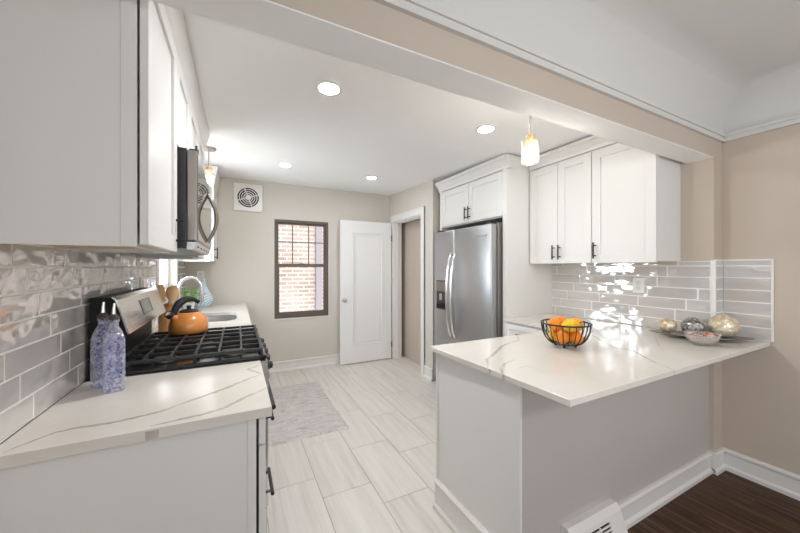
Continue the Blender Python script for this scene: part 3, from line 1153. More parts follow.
# left base cabinet
lb = thing('base_cabinet', 'grey-white base cabinet at the left foreground, under the bottles', 'cabinet', (-0.2, 1.38, 0))
q = B(); q.box(XL + 0.002, 0.052, 1.118, RY0 - 0.004, 0.10, 0.881); q.box(0.030, 0.054, 1.114, 1.135, 0.10, 0.881); q.build('carcass', M['cab'], lb)
q = B(); q.box(XL + 0.002, -0.01, 1.118, RY0 - 0.004, 0.001, 0.10); q.build('toe_kick', M['cab'], lb)
for z0_, z1_, hz in ((0.790, 0.872, 0.822), (0.375, 0.783, 0.556), (0.115, 0.368, 0.26)):
    d = shaker(lb, 0.082, 1, 1.120, RY0 - 0.01, z0_, z1_, 'drawer', 0.022 if z0_ > 0.7 else 0.055)
    pull(d, 0.082, 1, 0, 0, 0, (1.215, 1.375, hz))

# sink worktop with a cut-out, base cabinet, sink, faucet
SX0, SX1, SY0, SY1 = -0.335, -0.005, 3.02, 3.62
def rrect(x0, x1, y0, y1, r, n=6):
    out = []
    for cx, cy, a0 in ((x1 - r, y1 - r, 0), (x0 + r, y1 - r, 90), (x0 + r, y0 + r, 180), (x1 - r, y0 + r, 270)):
        for i in range(n + 1):
            a = R(a0 + 90 * i / n)
            out.append((cx + r * math.cos(a), cy + r * math.sin(a)))
    return out
q = B()
inner = rrect(SX0, SX1, SY0, SY1, 0.09)
ox0, ox1, oy0, oy1 = XL + 0.009, 0.099, RY1 + 0.002, YW - 0.003
def outer_pt(p):
    cx, cy_ = (SX0 + SX1) / 2, (SY0 + SY1) / 2
    dx_, dy_ = p[0] - cx, p[1] - cy_
    ts = []
    if dx_ > 1e-6: ts.append((ox1 - cx) / dx_)
    if dx_ < -1e-6: ts.append((ox0 - cx) / dx_)
    if dy_ > 1e-6: ts.append((oy1 - cy_) / dy_)
    if dy_ < -1e-6: ts.append((oy0 - cy_) / dy_)
    k = min(ts)
    return (cx + dx_ * k, cy_ + dy_ * k)
# cut-out top from four rim strips plus the hole's rounded corners
def ring_slab(bm, inn, z0, z1):
    # insert outer corners by snapping the nearest ray point
    outs = [outer_pt(p) for p in inn]
    for cpt in ((ox0, oy0), (ox0, oy1), (ox1, oy0), (ox1, oy1)):
        i = min(range(len(outs)), key=lambda j: (outs[j][0] - cpt[0]) ** 2 + (outs[j][1] - cpt[1]) ** 2)
        outs[i] = cpt
    n_ = len(inn)
    it = [bm.verts.new((*p, z1)) for p in inn]
    ib = [bm.verts.new((*p, z0)) for p in inn]
    ot = [bm.verts.new((*p, z1)) for p in outs]
    ob = [bm.verts.new((*p, z0)) for p in outs]
    for i in range(n_):
        j = (i + 1) % n_
        bm.faces.new((it[i], ot[i], ot[j], it[j]))
        bm.faces.new((ib[j], ob[j], ob[i], ib[i]))
        bm.faces.new((it[j], ib[j], ib[i], it[i]))
        bm.faces.new((ot[i], ob[i], ob[j], ot[j]))
    bmesh.ops.recalc_face_normals(bm, faces=bm.faces[:])
ring_slab(q.bm, inner, 0.882, 0.914)
stop = q.build('quartz_worktop', M['quartz'])
tag(stop, 'white quartz worktop around the steel sink, beyond the stove', 'worktop')
sb = thing('base_cabinet', 'white sink base cabinet beyond the stove, against the far wall', 'cabinet', (-0.2, 3.4, 0))
q = B()
q.box(XL + 0.002, 0.052, RY1 + 0.004, RY1 + 0.024, 0.10, 0.881)
q.box(XL + 0.002, 0.052, YW - 0.024, YW - 0.004, 0.10, 0.881)
q.box(XL + 0.002, 0.052, RY1 + 0.024, YW - 0.024, 0.10, 0.12)
q.box(0.030, 0.052, RY1 + 0.024, YW - 0.024, 0.12, 0.881)
q.build('carcass', M['cab'], sb)
q = B(); q.box(XL + 0.002, -0.01, RY1 + 0.004, YW - 0.004, 0.001, 0.10); q.build('toe_kick', M['cab'], sb)
for (y0, y1, hy) in ((2.44, 2.87, 2.84), (2.875, 3.32, 3.29), (3.325, 3.77, 3.355), (3.775, 4.39, 3.805)):
    d = shaker(sb, 0.075, 1, y0, y1, 0.115, 0.868)
    pull(d, 0.075, 1, hy, 0.70, 0.83)
sk = thing('kitchen_sink', 'undermounted stainless steel sink under the window', 'sink', (-0.17, 3.32, 0.70))
q = B()
rings = []
for (ins, z) in ((-0.012, 0.8815), (-0.006, 0.8815), (0.0, 0.878), (0.012, 0.72), (0.05, 0.70), (0.14, 0.698)):
    rings.append([q.bm.verts.new((a, c, z)) for a, c in rrect(SX0 + ins, SX1 - ins, SY0 + ins, SY1 - ins, max(0.02, 0.09 - ins * 0.4))])
for a, c in zip(rings, rings[1:]):
    for i in range(len(a)):
        q.bm.faces.new((a[i], a[(i + 1) % len(a)], c[(i + 1) % len(a)], c[i]))
q.bm.faces.new(rings[-1])
q.build('basin', M['sink'], sk, True)
q = B(); q.lathe([(0.042, 0.0), (0.040, 0.004), (0.02, 0.004), (0.018, 0.001)], (-0.17, 3.32, 0.699), 20); q.build('drain', M['chrome'], sk, True)

fa = thing('kitchen_faucet', 'white-lit chrome gooseneck faucet behind the orange kettle', 'faucet', (-0.445, 3.30, 0.914))
q = B()
q.lathe([(0.028, 0.0), (0.028, 0.008), (0.020, 0.015), (0.017, 0.06)], (-0.445, 3.30, 0.914), 20)
pts = [(-0.445, 3.30, 0.96), (-0.445, 3.30, 1.12), (-0.445, 3.30, 1.17)]
for i in range(1, 15):
    a = PI * i / 14
    pts.append((-0.445 + 0.083 * (1 - math.cos(a)), 3.30 + 0.01 * i / 14, 1.17 + 0.100 * math.sin(a)))
pts.append((-0.279, 3.31, 1.12))
q.tube(pts, 0.0135, 14)
q.build('spout', M['chrome'], fa, True)
q = B(); q.tube([(-0.279, 3.31, 1.125), (-0.277, 3.31, 1.05)], [0.017, 0.016], 14); q.build('spray_head', M['chrome'], fa, True)
q = B(); q.tube([(-0.445, 3.315, 0.985), (-0.445, 3.345, 0.99), (-0.440, 3.375, 1.03)], 0.006, 10); q.build('lever', M['chrome'], fa, True)

# ------------------------------------------------------------------ gas range
rg = thing('gas_range', 'stainless gas range with black grates and steel backguard', 'stove', (-0.2, 2.05, 0))
q = B(); q.box(-0.505, 0.100, RY0, RY1, 0.03, 0.905); q.build('body', mat('range_side', (0.02, 0.02, 0.021), 0.35), rg)
q = B()
q.box(-0.43, 0.125, RY0, RY1, 0.905, 0.926, 0.004)
for y0, y1 in ((RY0, RY0 + 0.018), (RY1 - 0.018, RY1)):
    q.box(-0.43, 0.125, y0, y1, 0.915, 0.936, 0.004)
q.build('cooktop', M['enamel'], rg)
# backguard: black body with slanted steel face
q = B()
q.prism([(-0.515, 0.905), (-0.465, 0.905), (-0.465, 1.06), (-0.399, 1.084), (-0.402, 1.09), (-0.442, 1.225), (-0.452, 1.238), (-0.515, 1.238)], RY0 + 0.002, RY1 - 0.002, axis='y')
bgd = q.build('backguard', mat('backguard_black', (0.012, 0.012, 0.012), 0.5, 0, 0.2), rg)
q = B()
q.prism([(-0.3995, 1.085), (-0.394, 1.086), (-0.4345, 1.227), (-0.450, 1.2405), (-0.452, 1.2385), (-0.4395, 1.2255)], RY0 + 0.004, RY1 - 0.004, axis='y')
q.build('steel_face', M['steel_y'], bgd)
def on_face(y0, y1, f0, f1, t, name, material):
    def pt(f):
        return (-0.394 + (-0.4345 + 0.394) * f, 1.086 + (1.227 - 1.086) * f)
    a, c = pt(f0), pt(f1)
    q = B()
    nx, nz_ = 0.961, 0.276
    q.prism([(a[0], a[1]), (a[0] + nx * t, a[1] + nz_ * t), (c[0] + nx * t, c[1] + nz_ * t), (c[0], c[1])], y0, y1, axis='y')
    return q.build(name, material, bgd)
on_face(1.96, 2.15, 0.30, 0.80, 0.0022, 'display', M['enamel'])
on_face(1.965, 2.11, 0.33, 0.77, 0.003, 'display_screen', mat('display_grey', (0.35, 0.34, 0.32), 0.2))
# burners and grates
for i, (bx_, by_, r_) in enumerate(((-0.30, 1.84, 0.040), (-0.02, 1.84, 0.05), (-0.16, 2.05, 0.045), (-0.30, 2.26, 0.045), (-0.02, 2.26, 0.040))):
    q = B()
    q.lathe([(r_ + 0.012, 0.0), (r_ + 0.012, 0.006), (r_ * 0.9, 0.010)], (bx_, by_, 0.925), 24)
    bu = q.build('burner', mat('burner_aluminium', (0.45, 0.44, 0.43), 0.35, 1.0), rg, True)
    q = B()
    q.lathe([(r_ * 0.95, 0.0), (r_, 0.004), (r_ * 0.96, 0.009), (0.004, 0.010)], (bx_, by_, 0.9345), 24)
    q.build('burner_cap', M['iron'], bu, True)
gy = [(RY0 + 0.030, RY0 + 0.262), (RY0 + 0.266, RY0 + 0.496), (RY0 + 0.500, RY0 + 0.732)]
for (y0, y1) in gy:
    q = B()
    x0_, x1_, zt, zb = -0.455, 0.112, 0.966, 0.951
    wd = 0.012
    q.box(x0_, x1_, y0, y0 + wd, zb, zt, 0.002)
    q.box(x0_, x1_, y1 - wd, y1, zb, zt, 0.002)
    q.box(x0_, x0_ + wd, y0 + wd, y1 - wd, zb, zt, 0.002)
    q.box(x1_ - wd, x1_, y0 + wd, y1 - wd, zb, zt, 0.002)
    for k in range(1, 6):
        xx = x0_ + (x1_ - x0_) * k / 6
        q.box(xx - 0.005, xx + 0.005, y0 + wd, y1 - wd, zb, zt + 0.001, 0.002)
    ym = (y0 + y1) / 2
    q.box(x0_ + wd, x1_ - wd, ym - 0.005, ym + 0.005, zb, zt, 0.002)
    for xx in (x0_ + 0.006, x1_ - 0.006, (x0_ + x1_) / 2):
        for yy in (y0 + 0.006, y1 - 0.006):
            q.box(xx - 0.006, xx + 0.006, yy - 0.006, yy + 0.006, 0.9255, zb)
    q.build('grate', M['iron'], rg)
# front panel, knobs, oven door
q = B(); q.prism([(0.100, 0.80), (0.128, 0.80), (0.140, 0.83), (0.128, 0.915), (0.100, 0.915)], RY0, RY1, axis='y'); q.build('control_panel', M['steel_y'], rg)
for k in range(5):
    y = RY0 + 0.09 + k * 0.145
    q = B(); q.lathe([(0.024, 0.0), (0.024, 0.010), (0.019, 0.012), (0.017, 0.024), (0.010, 0.027)], (0.136, y, 0.862), 20, axis='x'); q.build('knob', M['black'], rg, True)
q = B(); q.box(0.100, 0.135, RY0 + 0.003, RY1 - 0.003, 0.20, 0.79, 0.004); od = q.build('oven_door', M['steel_y'], rg)
q = B(); q.box(0.135, 0.138, RY0 + 0.10, RY1 - 0.10, 0.30, 0.60, 0.001); q.build('oven_window', M['enamel'], od)
q = B()
q.tube([(0.160, RY0 + 0.03, 0.665), (0.160, RY1 - 0.03, 0.665)], 0.012, 12)
for y in (RY0 + 0.05, RY1 - 0.05):
    q.tube([(0.135, y, 0.665), (0.160, y, 0.665)], 0.010, 10)
q.build('handle', M['black'], od, True)
q = B(); q.box(0.100, 0.130, RY0 + 0.003, RY1 - 0.003, 0.05, 0.19, 0.004); q.build('storage_drawer', M['steel_y'], rg)

# microwave ---------------------------------------------------------------
MY0, MY1, MZ0, MZ1 = 1.600, 2.360, 1.440, 1.860
mw = thing('microwave', 'over-the-range microwave with steel door and bow handle', 'microwave', (XL, 1.98, MZ0))
q = B(); q.box(XL + 0.001, -0.190, MY0, MY1, MZ0, MZ1); q.build('body', mat('microwave_case', (0.022, 0.021, 0.021), 0.45), mw)
q = B(); q.box(XL + 0.03, -0.192, MY0 + 0.01, MY1 - 0.01, MZ0 - 0.006, MZ0 - 0.0005); q.build('underside_plate', mat('grey_underside', (0.25, 0.26, 0.27), 0.4, 0.4), mw)
q = B(); q.box(-0.189, -0.152, MY0, MY1, MZ0 + 0.03, MZ1 - 0.004, 0.006, 2); md = q.build('door', M['steel_dark'], mw)
q = B(); q.prism([(-0.189, MZ0 - 0.004), (-0.165, MZ0 - 0.004), (-0.152, MZ0 + 0.027), (-0.189, MZ0 + 0.027)], MY0, MY1, axis='y'); vg = q.build('vent_strip', mat('light_vent_strip', (0.62, 0.62, 0.61), 0.35, 0.6), mw)
for k in range(5):
    q = B(); q.box(-0.163, -0.1575, MY0 + 0.08 + k * 0.14, MY0 + 0.15 + k * 0.14, MZ0 + 0.009, MZ0 + 0.015); q.build('vent_slot', M['dark'], vg)
m_glass = mat('dark_mirror_glass', (0.50, 0.47, 0.44), 0.03, 1.0)
q = B(); q.box(-0.152, -0.1495, MY0 + 0.012, MY1 - 0.012, MZ0 + 0.04, MZ1 - 0.015, 0.001); q.build('door_glass', m_glass, md)
q = B()
pts = []
for i in range(19):
    t_ = i / 18
    pts.append((-0.148 + 0.043 * math.sin(PI * t_), 2.10, 1.500 + 0.270 * t_))
q.tube(pts, 0.0095, 12)
q.build('handle', mat('dark_nickel', (0.20, 0.17, 0.15), 0.3, 1.0), md, True)

# ------------------------------------------------------------------ things on the left counter
def squircle(p):
    def fn(a, h):
        c_, s_ = abs(math.cos(a)), abs(math.sin(a))
        return 1.0 / (c_ ** p + s_ ** p) ** (1.0 / p)
    return fn
def bottle(loc, label, rz):
    th = thing('oil_bottle', label, 'bottle', loc, rz, 'textured glass bottles on the left worktop')
    sq = squircle(4.5)
    def fn(a, h):
        k = min(1, max(0, (h - 0.175) / 0.05))
        return sq(a, h) * (1 - k) + k
    q = B()
    q.lathe([(0.001, 0.0), (0.026, 0.0), (0.0300, 0.005), (0.0305, 0.02), (0.0305, 0.175), (0.0285, 0.195), (0.022, 0.215), (0.0145, 0.228), (0.0135, 0.245), (0.0165, 0.248), (0.0165, 0.256), (0.012, 0.257)], (0, 0, 0), 40, fn)
    q.build('glass_body', M['bottle'], th, True, local=True)
    q = B(); q.lathe([(0.0125, 0.0), (0.0165, 0.006), (0.0165, 0.012), (0.010, 0.020), (0.007, 0.024)], (0, 0, 0.252), 20); q.build('stopper', mat('dark_stopper', (0.07, 0.05, 0.045), 0.5), th, True, local=True)
    q = B(); q.tube([(0, 0, 0.274), (0, 0, 0.292), (0.002, 0, 0.315)], [0.0065, 0.005, 0.0035], 12); q.build('pour_spout', M['chrome'], th, True, local=True)
    return th
bottle((-0.398, 1.500, 0.9148), 'nearer, fully visible iridescent blue glass bottle with a pour spout', R(20))
bottle((-0.447, 1.568, 0.9148), 'iridescent violet glass bottle behind the nearer one, against the tile', R(35))

# kettle
KX, KY, KZ = -0.262, 2.315, 0.9675
kt = thing('tea_kettle', 'orange tea kettle with a black arched handle on the rear burner', 'kettle', (KX, KY, KZ))
m_k = mat('orange_enamel', (0.72, 0.27, 0.07), 0.3, 0.0, 0.5, 0.2)
q = B()
q.lathe([(0.002, 0.0), (0.092, 0.0), (0.099, 0.006), (0.103, 0.025), (0.102, 0.05), (0.094, 0.080), (0.077, 0.104), (0.056, 0.119), (0.050, 0.123)], (KX, KY, KZ), 48)
q.build('kettle_body', m_k, kt, True)
q = B(); q.lathe([(0.052, 0.122), (0.052, 0.127), (0.040, 0.135), (0.014, 0.139), (0.010, 0.146), (0.014, 0.153), (0.011, 0.160), (0.001, 0.161)], (KX, KY, KZ), 32); q.build('lid', M['rubber'], kt, True)
# spout towards the camera-left, with whistle cap
sd = Vector((-0.787, -0.62, 0)).normalized()
q = B()
base = Vector((KX, KY, KZ)) + sd * 0.060 + Vector((0, 0, 0.080))
q.tube([base, base + sd * 0.030 + Vector((0, 0, 0.022)), base + sd * 0.048 + Vector((0, 0, 0.036))], [0.026, 0.019, 0.016], 16)
q.build('spout', m_k, kt, True)
q = B(); q.tube([base + sd * 0.040 + Vector((0, 0, 0.030)), base + sd * 0.058 + Vector((0, 0, 0.044))], [0.023, 0.022], 18); wc = q.build('whistle_cap', M['rubber'], kt, True)
q = B(); q.tube([base + sd * 0.057 + Vector((0, 0, 0.0432)), base + sd * 0.060 + Vector((0, 0, 0.0455))], [0.016, 0.015], 18); q.build('whistle_disc', M['chrome'], wc, True)
q = B()
pts, rr = [], []
for i in range(15):
    a = R(-8 + 140 * i / 14)
    pts.append(Vector((KX, KY, KZ + 0.10)) + sd * (0.088 * math.cos(a)) + Vector((0, 0, 0.100 * math.sin(a))))
    rr.append(0.011 + 0.010 * math.sin(PI * min(1, i / 12)))
q.tube(pts, rr, 14)
q.build('handle', M['rubber'], kt, True)

# utensils in a wooden crock
CX, CY = -0.418, 2.625
m_w = mat('honey_wood', (0.52, 0.27, 0.10), 0.5)
ns, ls, b = nt(m_w)
v, g = coords(ns, ls, (30, 30, 3))
n = node(ns, 'ShaderNodeTexNoise', Scale=1.0, Detail=4.0)
ls.new(v, n.inputs['Vector'])
ls.new(ramp(ns, ls, n.outputs['Fac'], [(0.3, (0.42, 0.19, 0.06)), (0.7, (0.60, 0.32, 0.13))]), b.inputs['Base Color'])
q = B()
q.lathe([(0.002, 0.0), (0.046, 0.0), (0.050, 0.004), (0.050, 0.195), (0.047, 0.198), (0.043, 0.195), (0.043, 0.012), (0.002, 0.012)], (0, 0, 0), 32, cap=False)
cr = q.build('utensil_crock', m_w, None, True)
cr.location = (CX, CY, 0.9145)
tag(cr, 'round wooden utensil crock between the stove and the sink', 'crock')
m_sp = mat('pale_wood', (0.66, 0.42, 0.21), 0.55)
def spoon(name, label, cat, base, top, hw, hl, th_, face):
    q = B()
    b0, t0 = Vector(base), Vector(top)
    ax = (t0 - b0).normalized()
    sh = t0 - ax * hl
    q.tube([b0, sh], [0.0055, 0.006], 10)
    rings = []
    fa_ = Vector(face).normalized()
    side = ax.cross(fa_).normalized()
    fa_ = side.cross(ax)
    for i in range(9):
        u_ = i / 8
        wv = hw * (math.sin(PI * (0.08 + 0.86 * u_)) ** 0.55)
        p = sh + ax * (hl * u_)
        rings.append([q.bm.verts.new(p + side * (wv * math.cos(2 * PI * j / 14)) + fa_ * (th_ * math.sin(2 * PI * j / 14) - 0.006 * math.sin(PI * u_) * (math.cos(2 * PI * j / 14) ** 2 - 0.5))) for j in range(14)])
    for a, c in zip(rings, rings[1:]):
        for j in range(14):
            q.bm.faces.new((a[j], a[(j + 1) % 14], c[(j + 1) % 14], c[j]))
    q.bm.faces.new(rings[0][::-1])
    q.bm.faces.new(rings[-1])
    bmesh.ops.recalc_face_normals(q.bm, faces=q.bm.faces[:])
    o = q.build(name, m_sp, None, True)
    recenter(o, base)
    tag(o, label, cat, 'wooden utensils in the crock')
spoon('wooden_spoon', 'wide wooden spoon in the crock, the one nearest the faucet', 'spoon', (CX + 0.01, CY - 0.01, 0.93), (CX + 0.034, CY + 0.005, 1.235), 0.036, 0.10, 0.006, (0.3, -1, 0))
spoon('wooden_spatula', 'flat wooden spatula in the crock, closest to the steel backguard', 'spatula', (CX - 0.015, CY + 0.0, 0.93), (CX - 0.038, CY - 0.01, 1.245), 0.026, 0.11, 0.004, (0.3, -1, 0))
spoon('wooden_spoon', 'slim wooden spoon between the spatula and the wide spoon', 'spoon', (CX + 0.002, CY + 0.03, 0.93), (CX + 0.006, CY + 0.035, 1.225), 0.022, 0.08, 0.005, (0.3, -1, 0))

# plant and ribbed vase near the far wall
PX, PY = -0.44, 3.86
pl = thing('potted_plant', 'small leafy green plant seen through the faucet arch', 'plant', (PX, PY, 0.9145))
q = B(); q.lathe([(0.002, 0.0), (0.042, 0.0), (0.055, 0.085), (0.058, 0.088), (0.052, 0.088), (0.050, 0.078), (0.002, 0.076)], (PX, PY, 0.9145), 24, cap=False); q.build('pot', M['white_plastic'], pl, True)
q = B()
random.seed(11)
for i in range(46):
    a = random.uniform(0, 2 * PI)
    el = random.uniform(0.15, 1.2)
    L_ = random.uniform(0.09, 0.15)
    d_ = Vector((math.cos(a) * math.cos(el), math.sin(a) * math.cos(el), math.sin(el)))
    b0 = Vector((PX, PY, 0.99)) + d_ * 0.02
    c0 = b0 + d_ * L_
    q.tube([b0, c0], 0.0012, 5)
    sd_ = d_.cross(Vector((0, 0, 1))).normalized()
    nn = sd_.cross(d_)
    tip = c0 + d_ * 0.045 - Vector((0, 0, 0.02))
    mid = c0 + d_ * 0.022 + nn * 0.006
    w_ = random.uniform(0.014, 0.022)
    vs_ = [q.bm.verts.new(p) for p in (c0, mid + sd_ * w_ - nn * 0.004, tip, mid - sd_ * w_ - nn * 0.004, mid)]
    for tri in ((0, 1, 4), (1, 2, 4), (2, 3, 4), (3, 0, 4)):
        q.bm.faces.new([vs_[k] for k in tri])
q.build('leaves', mat('leaf_green', (0.16, 0.36, 0.05), 0.5), pl)
VX, VY = -0.345, 4.22
m_v = mat('pale_blue_ceramic', (0.60, 0.72, 0.82), 0.3)
ns, ls, b = nt(m_v)
v, g = coords(ns, ls)
wv = node(ns, 'ShaderNodeTexWave', wave_type='RINGS', rings_direction='SPHERICAL')
wv.inputs['Scale'].default_value = 17.0
wv.inputs['Distortion'].default_value = 0.6
mp = ns.new('ShaderNodeMapping')
mp.inputs['Location'].default_value = (-VX - 0.05, -VY, -0.94)
ls.new(g.outputs['Position'], mp.inputs['Vector'])
ls.new(mp.outputs[0], wv.inputs['Vector'])
ls.new(ramp(ns, ls, wv.outputs['Fac'], [(0.3, (0.38, 0.55, 0.72)), (0.6, (0.75, 0.83, 0.88))]), b.inputs['Base Color'])
q = B()
q.lathe([(0.002, 0.0), (0.060, 0.0), (0.088, 0.03), (0.098, 0.075), (0.090, 0.12), (0.066, 0.17), (0.040, 0.22), (0.024, 0.265), (0.020, 0.295), (0.024, 0.312), (0.020, 0.312), (0.015, 0.295), (0.002, 0.28)], (0, 0, 0), 36, lambda a, h: 1.0, cap=False)
vz = q.build('teardrop_vase', m_v, None, True)
vz.location = (VX, VY, 0.9145)
vz.scale = (1.0, 0.75, 1.0)
tag(vz, 'pale blue teardrop vase with wavy rings on the far end of the sink worktop', 'vase')

# ------------------------------------------------------------------ wall plates
def plate(name, label, cat, loc, face, w_, h_, rocker):
    th = thing(name, label, cat, loc)
    def bx(u0, u1, z0, z1, t0, t1, nm, mt, bev=0.0):
        q = B()
        if face in ('x+', 'x-'):
            s = 1 if face == 'x+' else -1
            q.box(s * t0, s * t1, u0, u1, z0, z1, bev)
        else:
            q.box(u0, u1, -t1, -t0, z0, z1, bev)
        return q.build(nm, mt, th, local=True)
    bx(-w_ / 2, w_ / 2, -h_ / 2, h_ / 2, 0.0, 0.006, 'cover_plate', M['white_plastic'], 0.002)
    if rocker:
        bx(-0.016, 0.016, -0.033, 0.033, 0.006, 0.009, 'rocker', M['white_plastic'], 0.001)
    else:
        for dz in (-0.02, 0.02):
            bx(-0.015, 0.015, dz - 0.014, dz + 0.014, 0.006, 0.008, 'socket', mat('socket_white', (0.66, 0.65, 0.63), 0.4), 0.001)
        bx(-0.003, 0.003, -0.003, 0.003, 0.006, 0.0085, 'screw', M['nickel'])
    return th
plate('wall_outlet', 'white outlet plate on the glossy tile above the fruit basket', 'outlet', (XK - 0.009, 1.336, 1.222), 'x-', 0.078, 0.115, False)
plate('wall_outlet', 'white outlet plate on the tile above the steel backguard', 'outlet', (XL + 0.009, 2.50, 1.245), 'x+', 0.072, 0.115, False)
plate('light_switch', 'white switch plate on the tile just beyond the sink window', 'switch', (XL + 0.009, 4.04, 1.19), 'x+', 0.075, 0.115, True)
plate('wall_outlet', 'small white outlet plate on the far wall above the blue vase', 'outlet', (-0.385, YW - 0.001, 1.26), 'y-', 0.072, 0.115, False)

# exhaust fan grille
fx, fz = 0.122, 2.225
ef = thing('exhaust_fan', 'square white exhaust fan grille high on the far wall', 'vent', (fx, YW, fz))
q = B(); q.box(fx - 0.165, fx + 0.165, YW - 0.022, YW - 0.001, fz - 0.172, fz + 0.172, 0.012, 3); q.build('cover_plate', M['white_plastic'], ef, True)
q = B(); q.lathe([(0.120, -0.0225), (0.120, -0.0235), (0.001, -0.0236)], (fx, YW, fz), 40, axis='y'); q.build('dark_opening', M['dark'], ef)
q = B()
for r_ in (0.1, 0.074, 0.050):
    q.tube([(fx + r_ * math.cos(2 * PI * i / 40), YW - 0.026, fz + r_ * math.sin(2 * PI * i / 40)) for i in range(40)], 0.0055, 8, closed=True)
for i in range(4):
    a = R(20 + 90 * i)
    q.tube([(fx + 0.03 * math.cos(a), YW - 0.026, fz + 0.03 * math.sin(a)), (fx + 0.122 * math.cos(a), YW - 0.026, fz + 0.122 * math.sin(a))], 0.0055, 8)
q.build('grille', M['white_plastic'], ef, True)
q = B(); q.lathe([(0.034, -0.022), (0.034, -0.030), (0.028, -0.033), (0.001, -0.034)], (fx, YW, fz), 28, axis='y'); q.build('hub', M['white_plastic'], ef, True)

# ------------------------------------------------------------------ lamps
def downlight(x, y, label, lamp='lamp'):
    z = zc(y)
    th = thing('recessed_light', label, 'ceiling light', (x, y, z), 0, 'recessed ceiling lights')
    q = B(); q.lathe([(0.076, 0.0), (0.076, -0.004), (0.070, -0.007), (0.056, -0.006), (0.052, -0.001)], (0, 0, 0), 36, cap=False); q.build('trim_ring', M['white_plastic'], th, True, local=True)
    q = B(); q.lathe([(0.053, -0.0025), (0.050, -0.0032), (0.001, -0.0034)], (0, 0, 0), 32); q.build('lamp_disc', M[lamp], th, local=True)
downlight(0.455, 1.765, 'round recessed ceiling light nearest the beam, the largest in view', 'lamp_bright')
downlight(1.597, 1.770, 'round recessed ceiling light just left of the glass pendant over the peninsula')
downlight(0.437, 3.46, 'round recessed ceiling light above the window, nearer the exhaust fan')
downlight(1.405, 3.50, 'round recessed ceiling light in front of the open white door')

def pendant(x, y, zbot, rad, h, label, ceil_z, bulb):
    th = thing('pendant_lamp', label, 'pendant light', (x, y, ceil_z), 0, 'glass jar pendants')
    q = B(); q.lathe([(0.060, 0.0), (0.060, -0.010), (0.052, -0.020), (0.012, -0.024)], (x, y, ceil_z), 28); q.build('ceiling_canopy', M['nickel'], th, True)
    zt = zbot + h
    q = B(); q.tube([(x, y, ceil_z - 0.02), (x, y, zt + 0.02)], 0.0055, 10); q.build('rod', M['nickel'], th, True)
    q = B(); q.lathe([(0.010, 0.024), (0.022, 0.020), (0.024, 0.0), (0.021, -0.035), (0.017, -0.04)], (x, y, zt), 20); q.build('socket', M['brass'], th, True)
    q = B(); q.lathe([(0.022, h), (rad * 0.8, h - 0.004), (rad, h - 0.018), (rad, 0.008), (rad * 0.96, 0.0), (rad * 0.93, 0.003), (rad * 0.95, 0.012), (rad * 0.95, h - 0.02), (rad * 0.77, h - 0.008), (0.022, h - 0.004)], (x, y, zbot), 32, cap=False); q.build('glass_shade', M['jar'], th, True)
    q = B(); q.ball((x, y, zt - 0.075), 0.025, 0.025, 0.036, 16, 12); q.build('bulb', M['bulb'] if bulb else M['bulb_dim'], th, True)
pendant(1.470, 1.270, 1.950, 0.049, 0.130, 'glass jar pendant with a glowing bulb, hanging over the peninsula', 2.357, 1)
pendant(-0.222, 3.240, 2.085, 0.046, 0.125, 'glass jar pendant hanging over the sink beside the left cabinets', zc(3.24), 0)

# ------------------------------------------------------------------ rug
m = mat('shag_rug', (0.52, 0.48, 0.46), 0.95, 0, 0.1)
ns, ls, b = nt(m)
v, g = coords(ns, ls, (9, 26, 1))
n = node(ns, 'ShaderNodeTexNoise', Scale=1.0, Detail=6.0, Roughness=0.75, Distortion=0.8)
ls.new(v, n.inputs['Vector'])
ls.new(ramp(ns, ls, n.outputs['Fac'], [(0.30, (0.40, 0.36, 0.34)), (0.46, (0.62, 0.575, 0.555)), (0.7, (0.75, 0.715, 0.695))]), b.inputs['Base Color'])
bump(ns, ls, b, n.outputs['Fac'], 0.6, 0.02)
q = B()
random.seed(5)
nx_, ny_ = 48, 90
rx0, rx1, ry0, ry1 = 0.155, 0.84, 2.60, 3.82
vv = []
for i in range(nx_ + 1):
    row = []
    for j in range(ny_ + 1):
        u_, w_ = i / nx_, j / ny_
        e_ = min(i, nx_ - i, j, ny_ - j)
        x_ = rx0 + (rx1 - rx0) * u_ + (random.gauss(0, 0.005) if e_ == 0 else random.gauss(0, 0.002))
        y_ = ry0 + (ry1 - ry0) * w_ + (random.gauss(0, 0.005) if e_ == 0 else 0)
        z_ = 0.0015 if e_ == 0 else 0.012 + random.random() * 0.010
        row.append(q.bm.verts.new((x_, y_, z_)))
    vv.append(row)
for i in range(nx_):
    for j in range(ny_):
        q.bm.faces.new((vv[i][j], vv[i + 1][j], vv[i + 1][j + 1], vv[i][j + 1]))
rug = q.build('shag_rug', m, None, True)
recenter(rug, (0.5, 3.2, 0.0))
tag(rug, 'grey shaggy runner rug on the pale tile floor beside the stove', 'rug')

# ------------------------------------------------------------------ fruit basket
FX, FY, FZ = 1.645, 1.178, 0.9145
fb = thing('fruit_basket', 'round black wire fruit basket on the peninsula worktop', 'basket', (FX, FY, FZ))
def bprof(t_):
    a = t_ * PI / 2
    return 0.052 + 0.073 * math.sin(a) ** 0.8, 0.016 + 0.116 * (1 - math.cos(a)) ** 0.85
def ring(bb, r_, z, w_):
    bb.tube([(FX + r_ * math.cos(2 * PI * i / 48), FY + r_ * math.sin(2 * PI * i / 48), FZ + z) for i in range(48)], w_, 8, closed=True)
q = B(); ring(q, 0.126, 0.132, 0.0045); q.build('rim', M['black'], fb, True)
q = B(); ring(q, 0.052, 0.016, 0.003); q.build('base_ring', M['black'], fb, True)
for i in range(24):
    a = 2 * PI * i / 24
    q = B()
    pts = []
    for k in range(9):
        r_, z = bprof(k / 8)
        pts.append((FX + r_ * math.cos(a), FY + r_ * math.sin(a), FZ + z))
    q.tube(pts, 0.0026, 6)
    q.build('wire', M['black'], fb, True)
q = B()
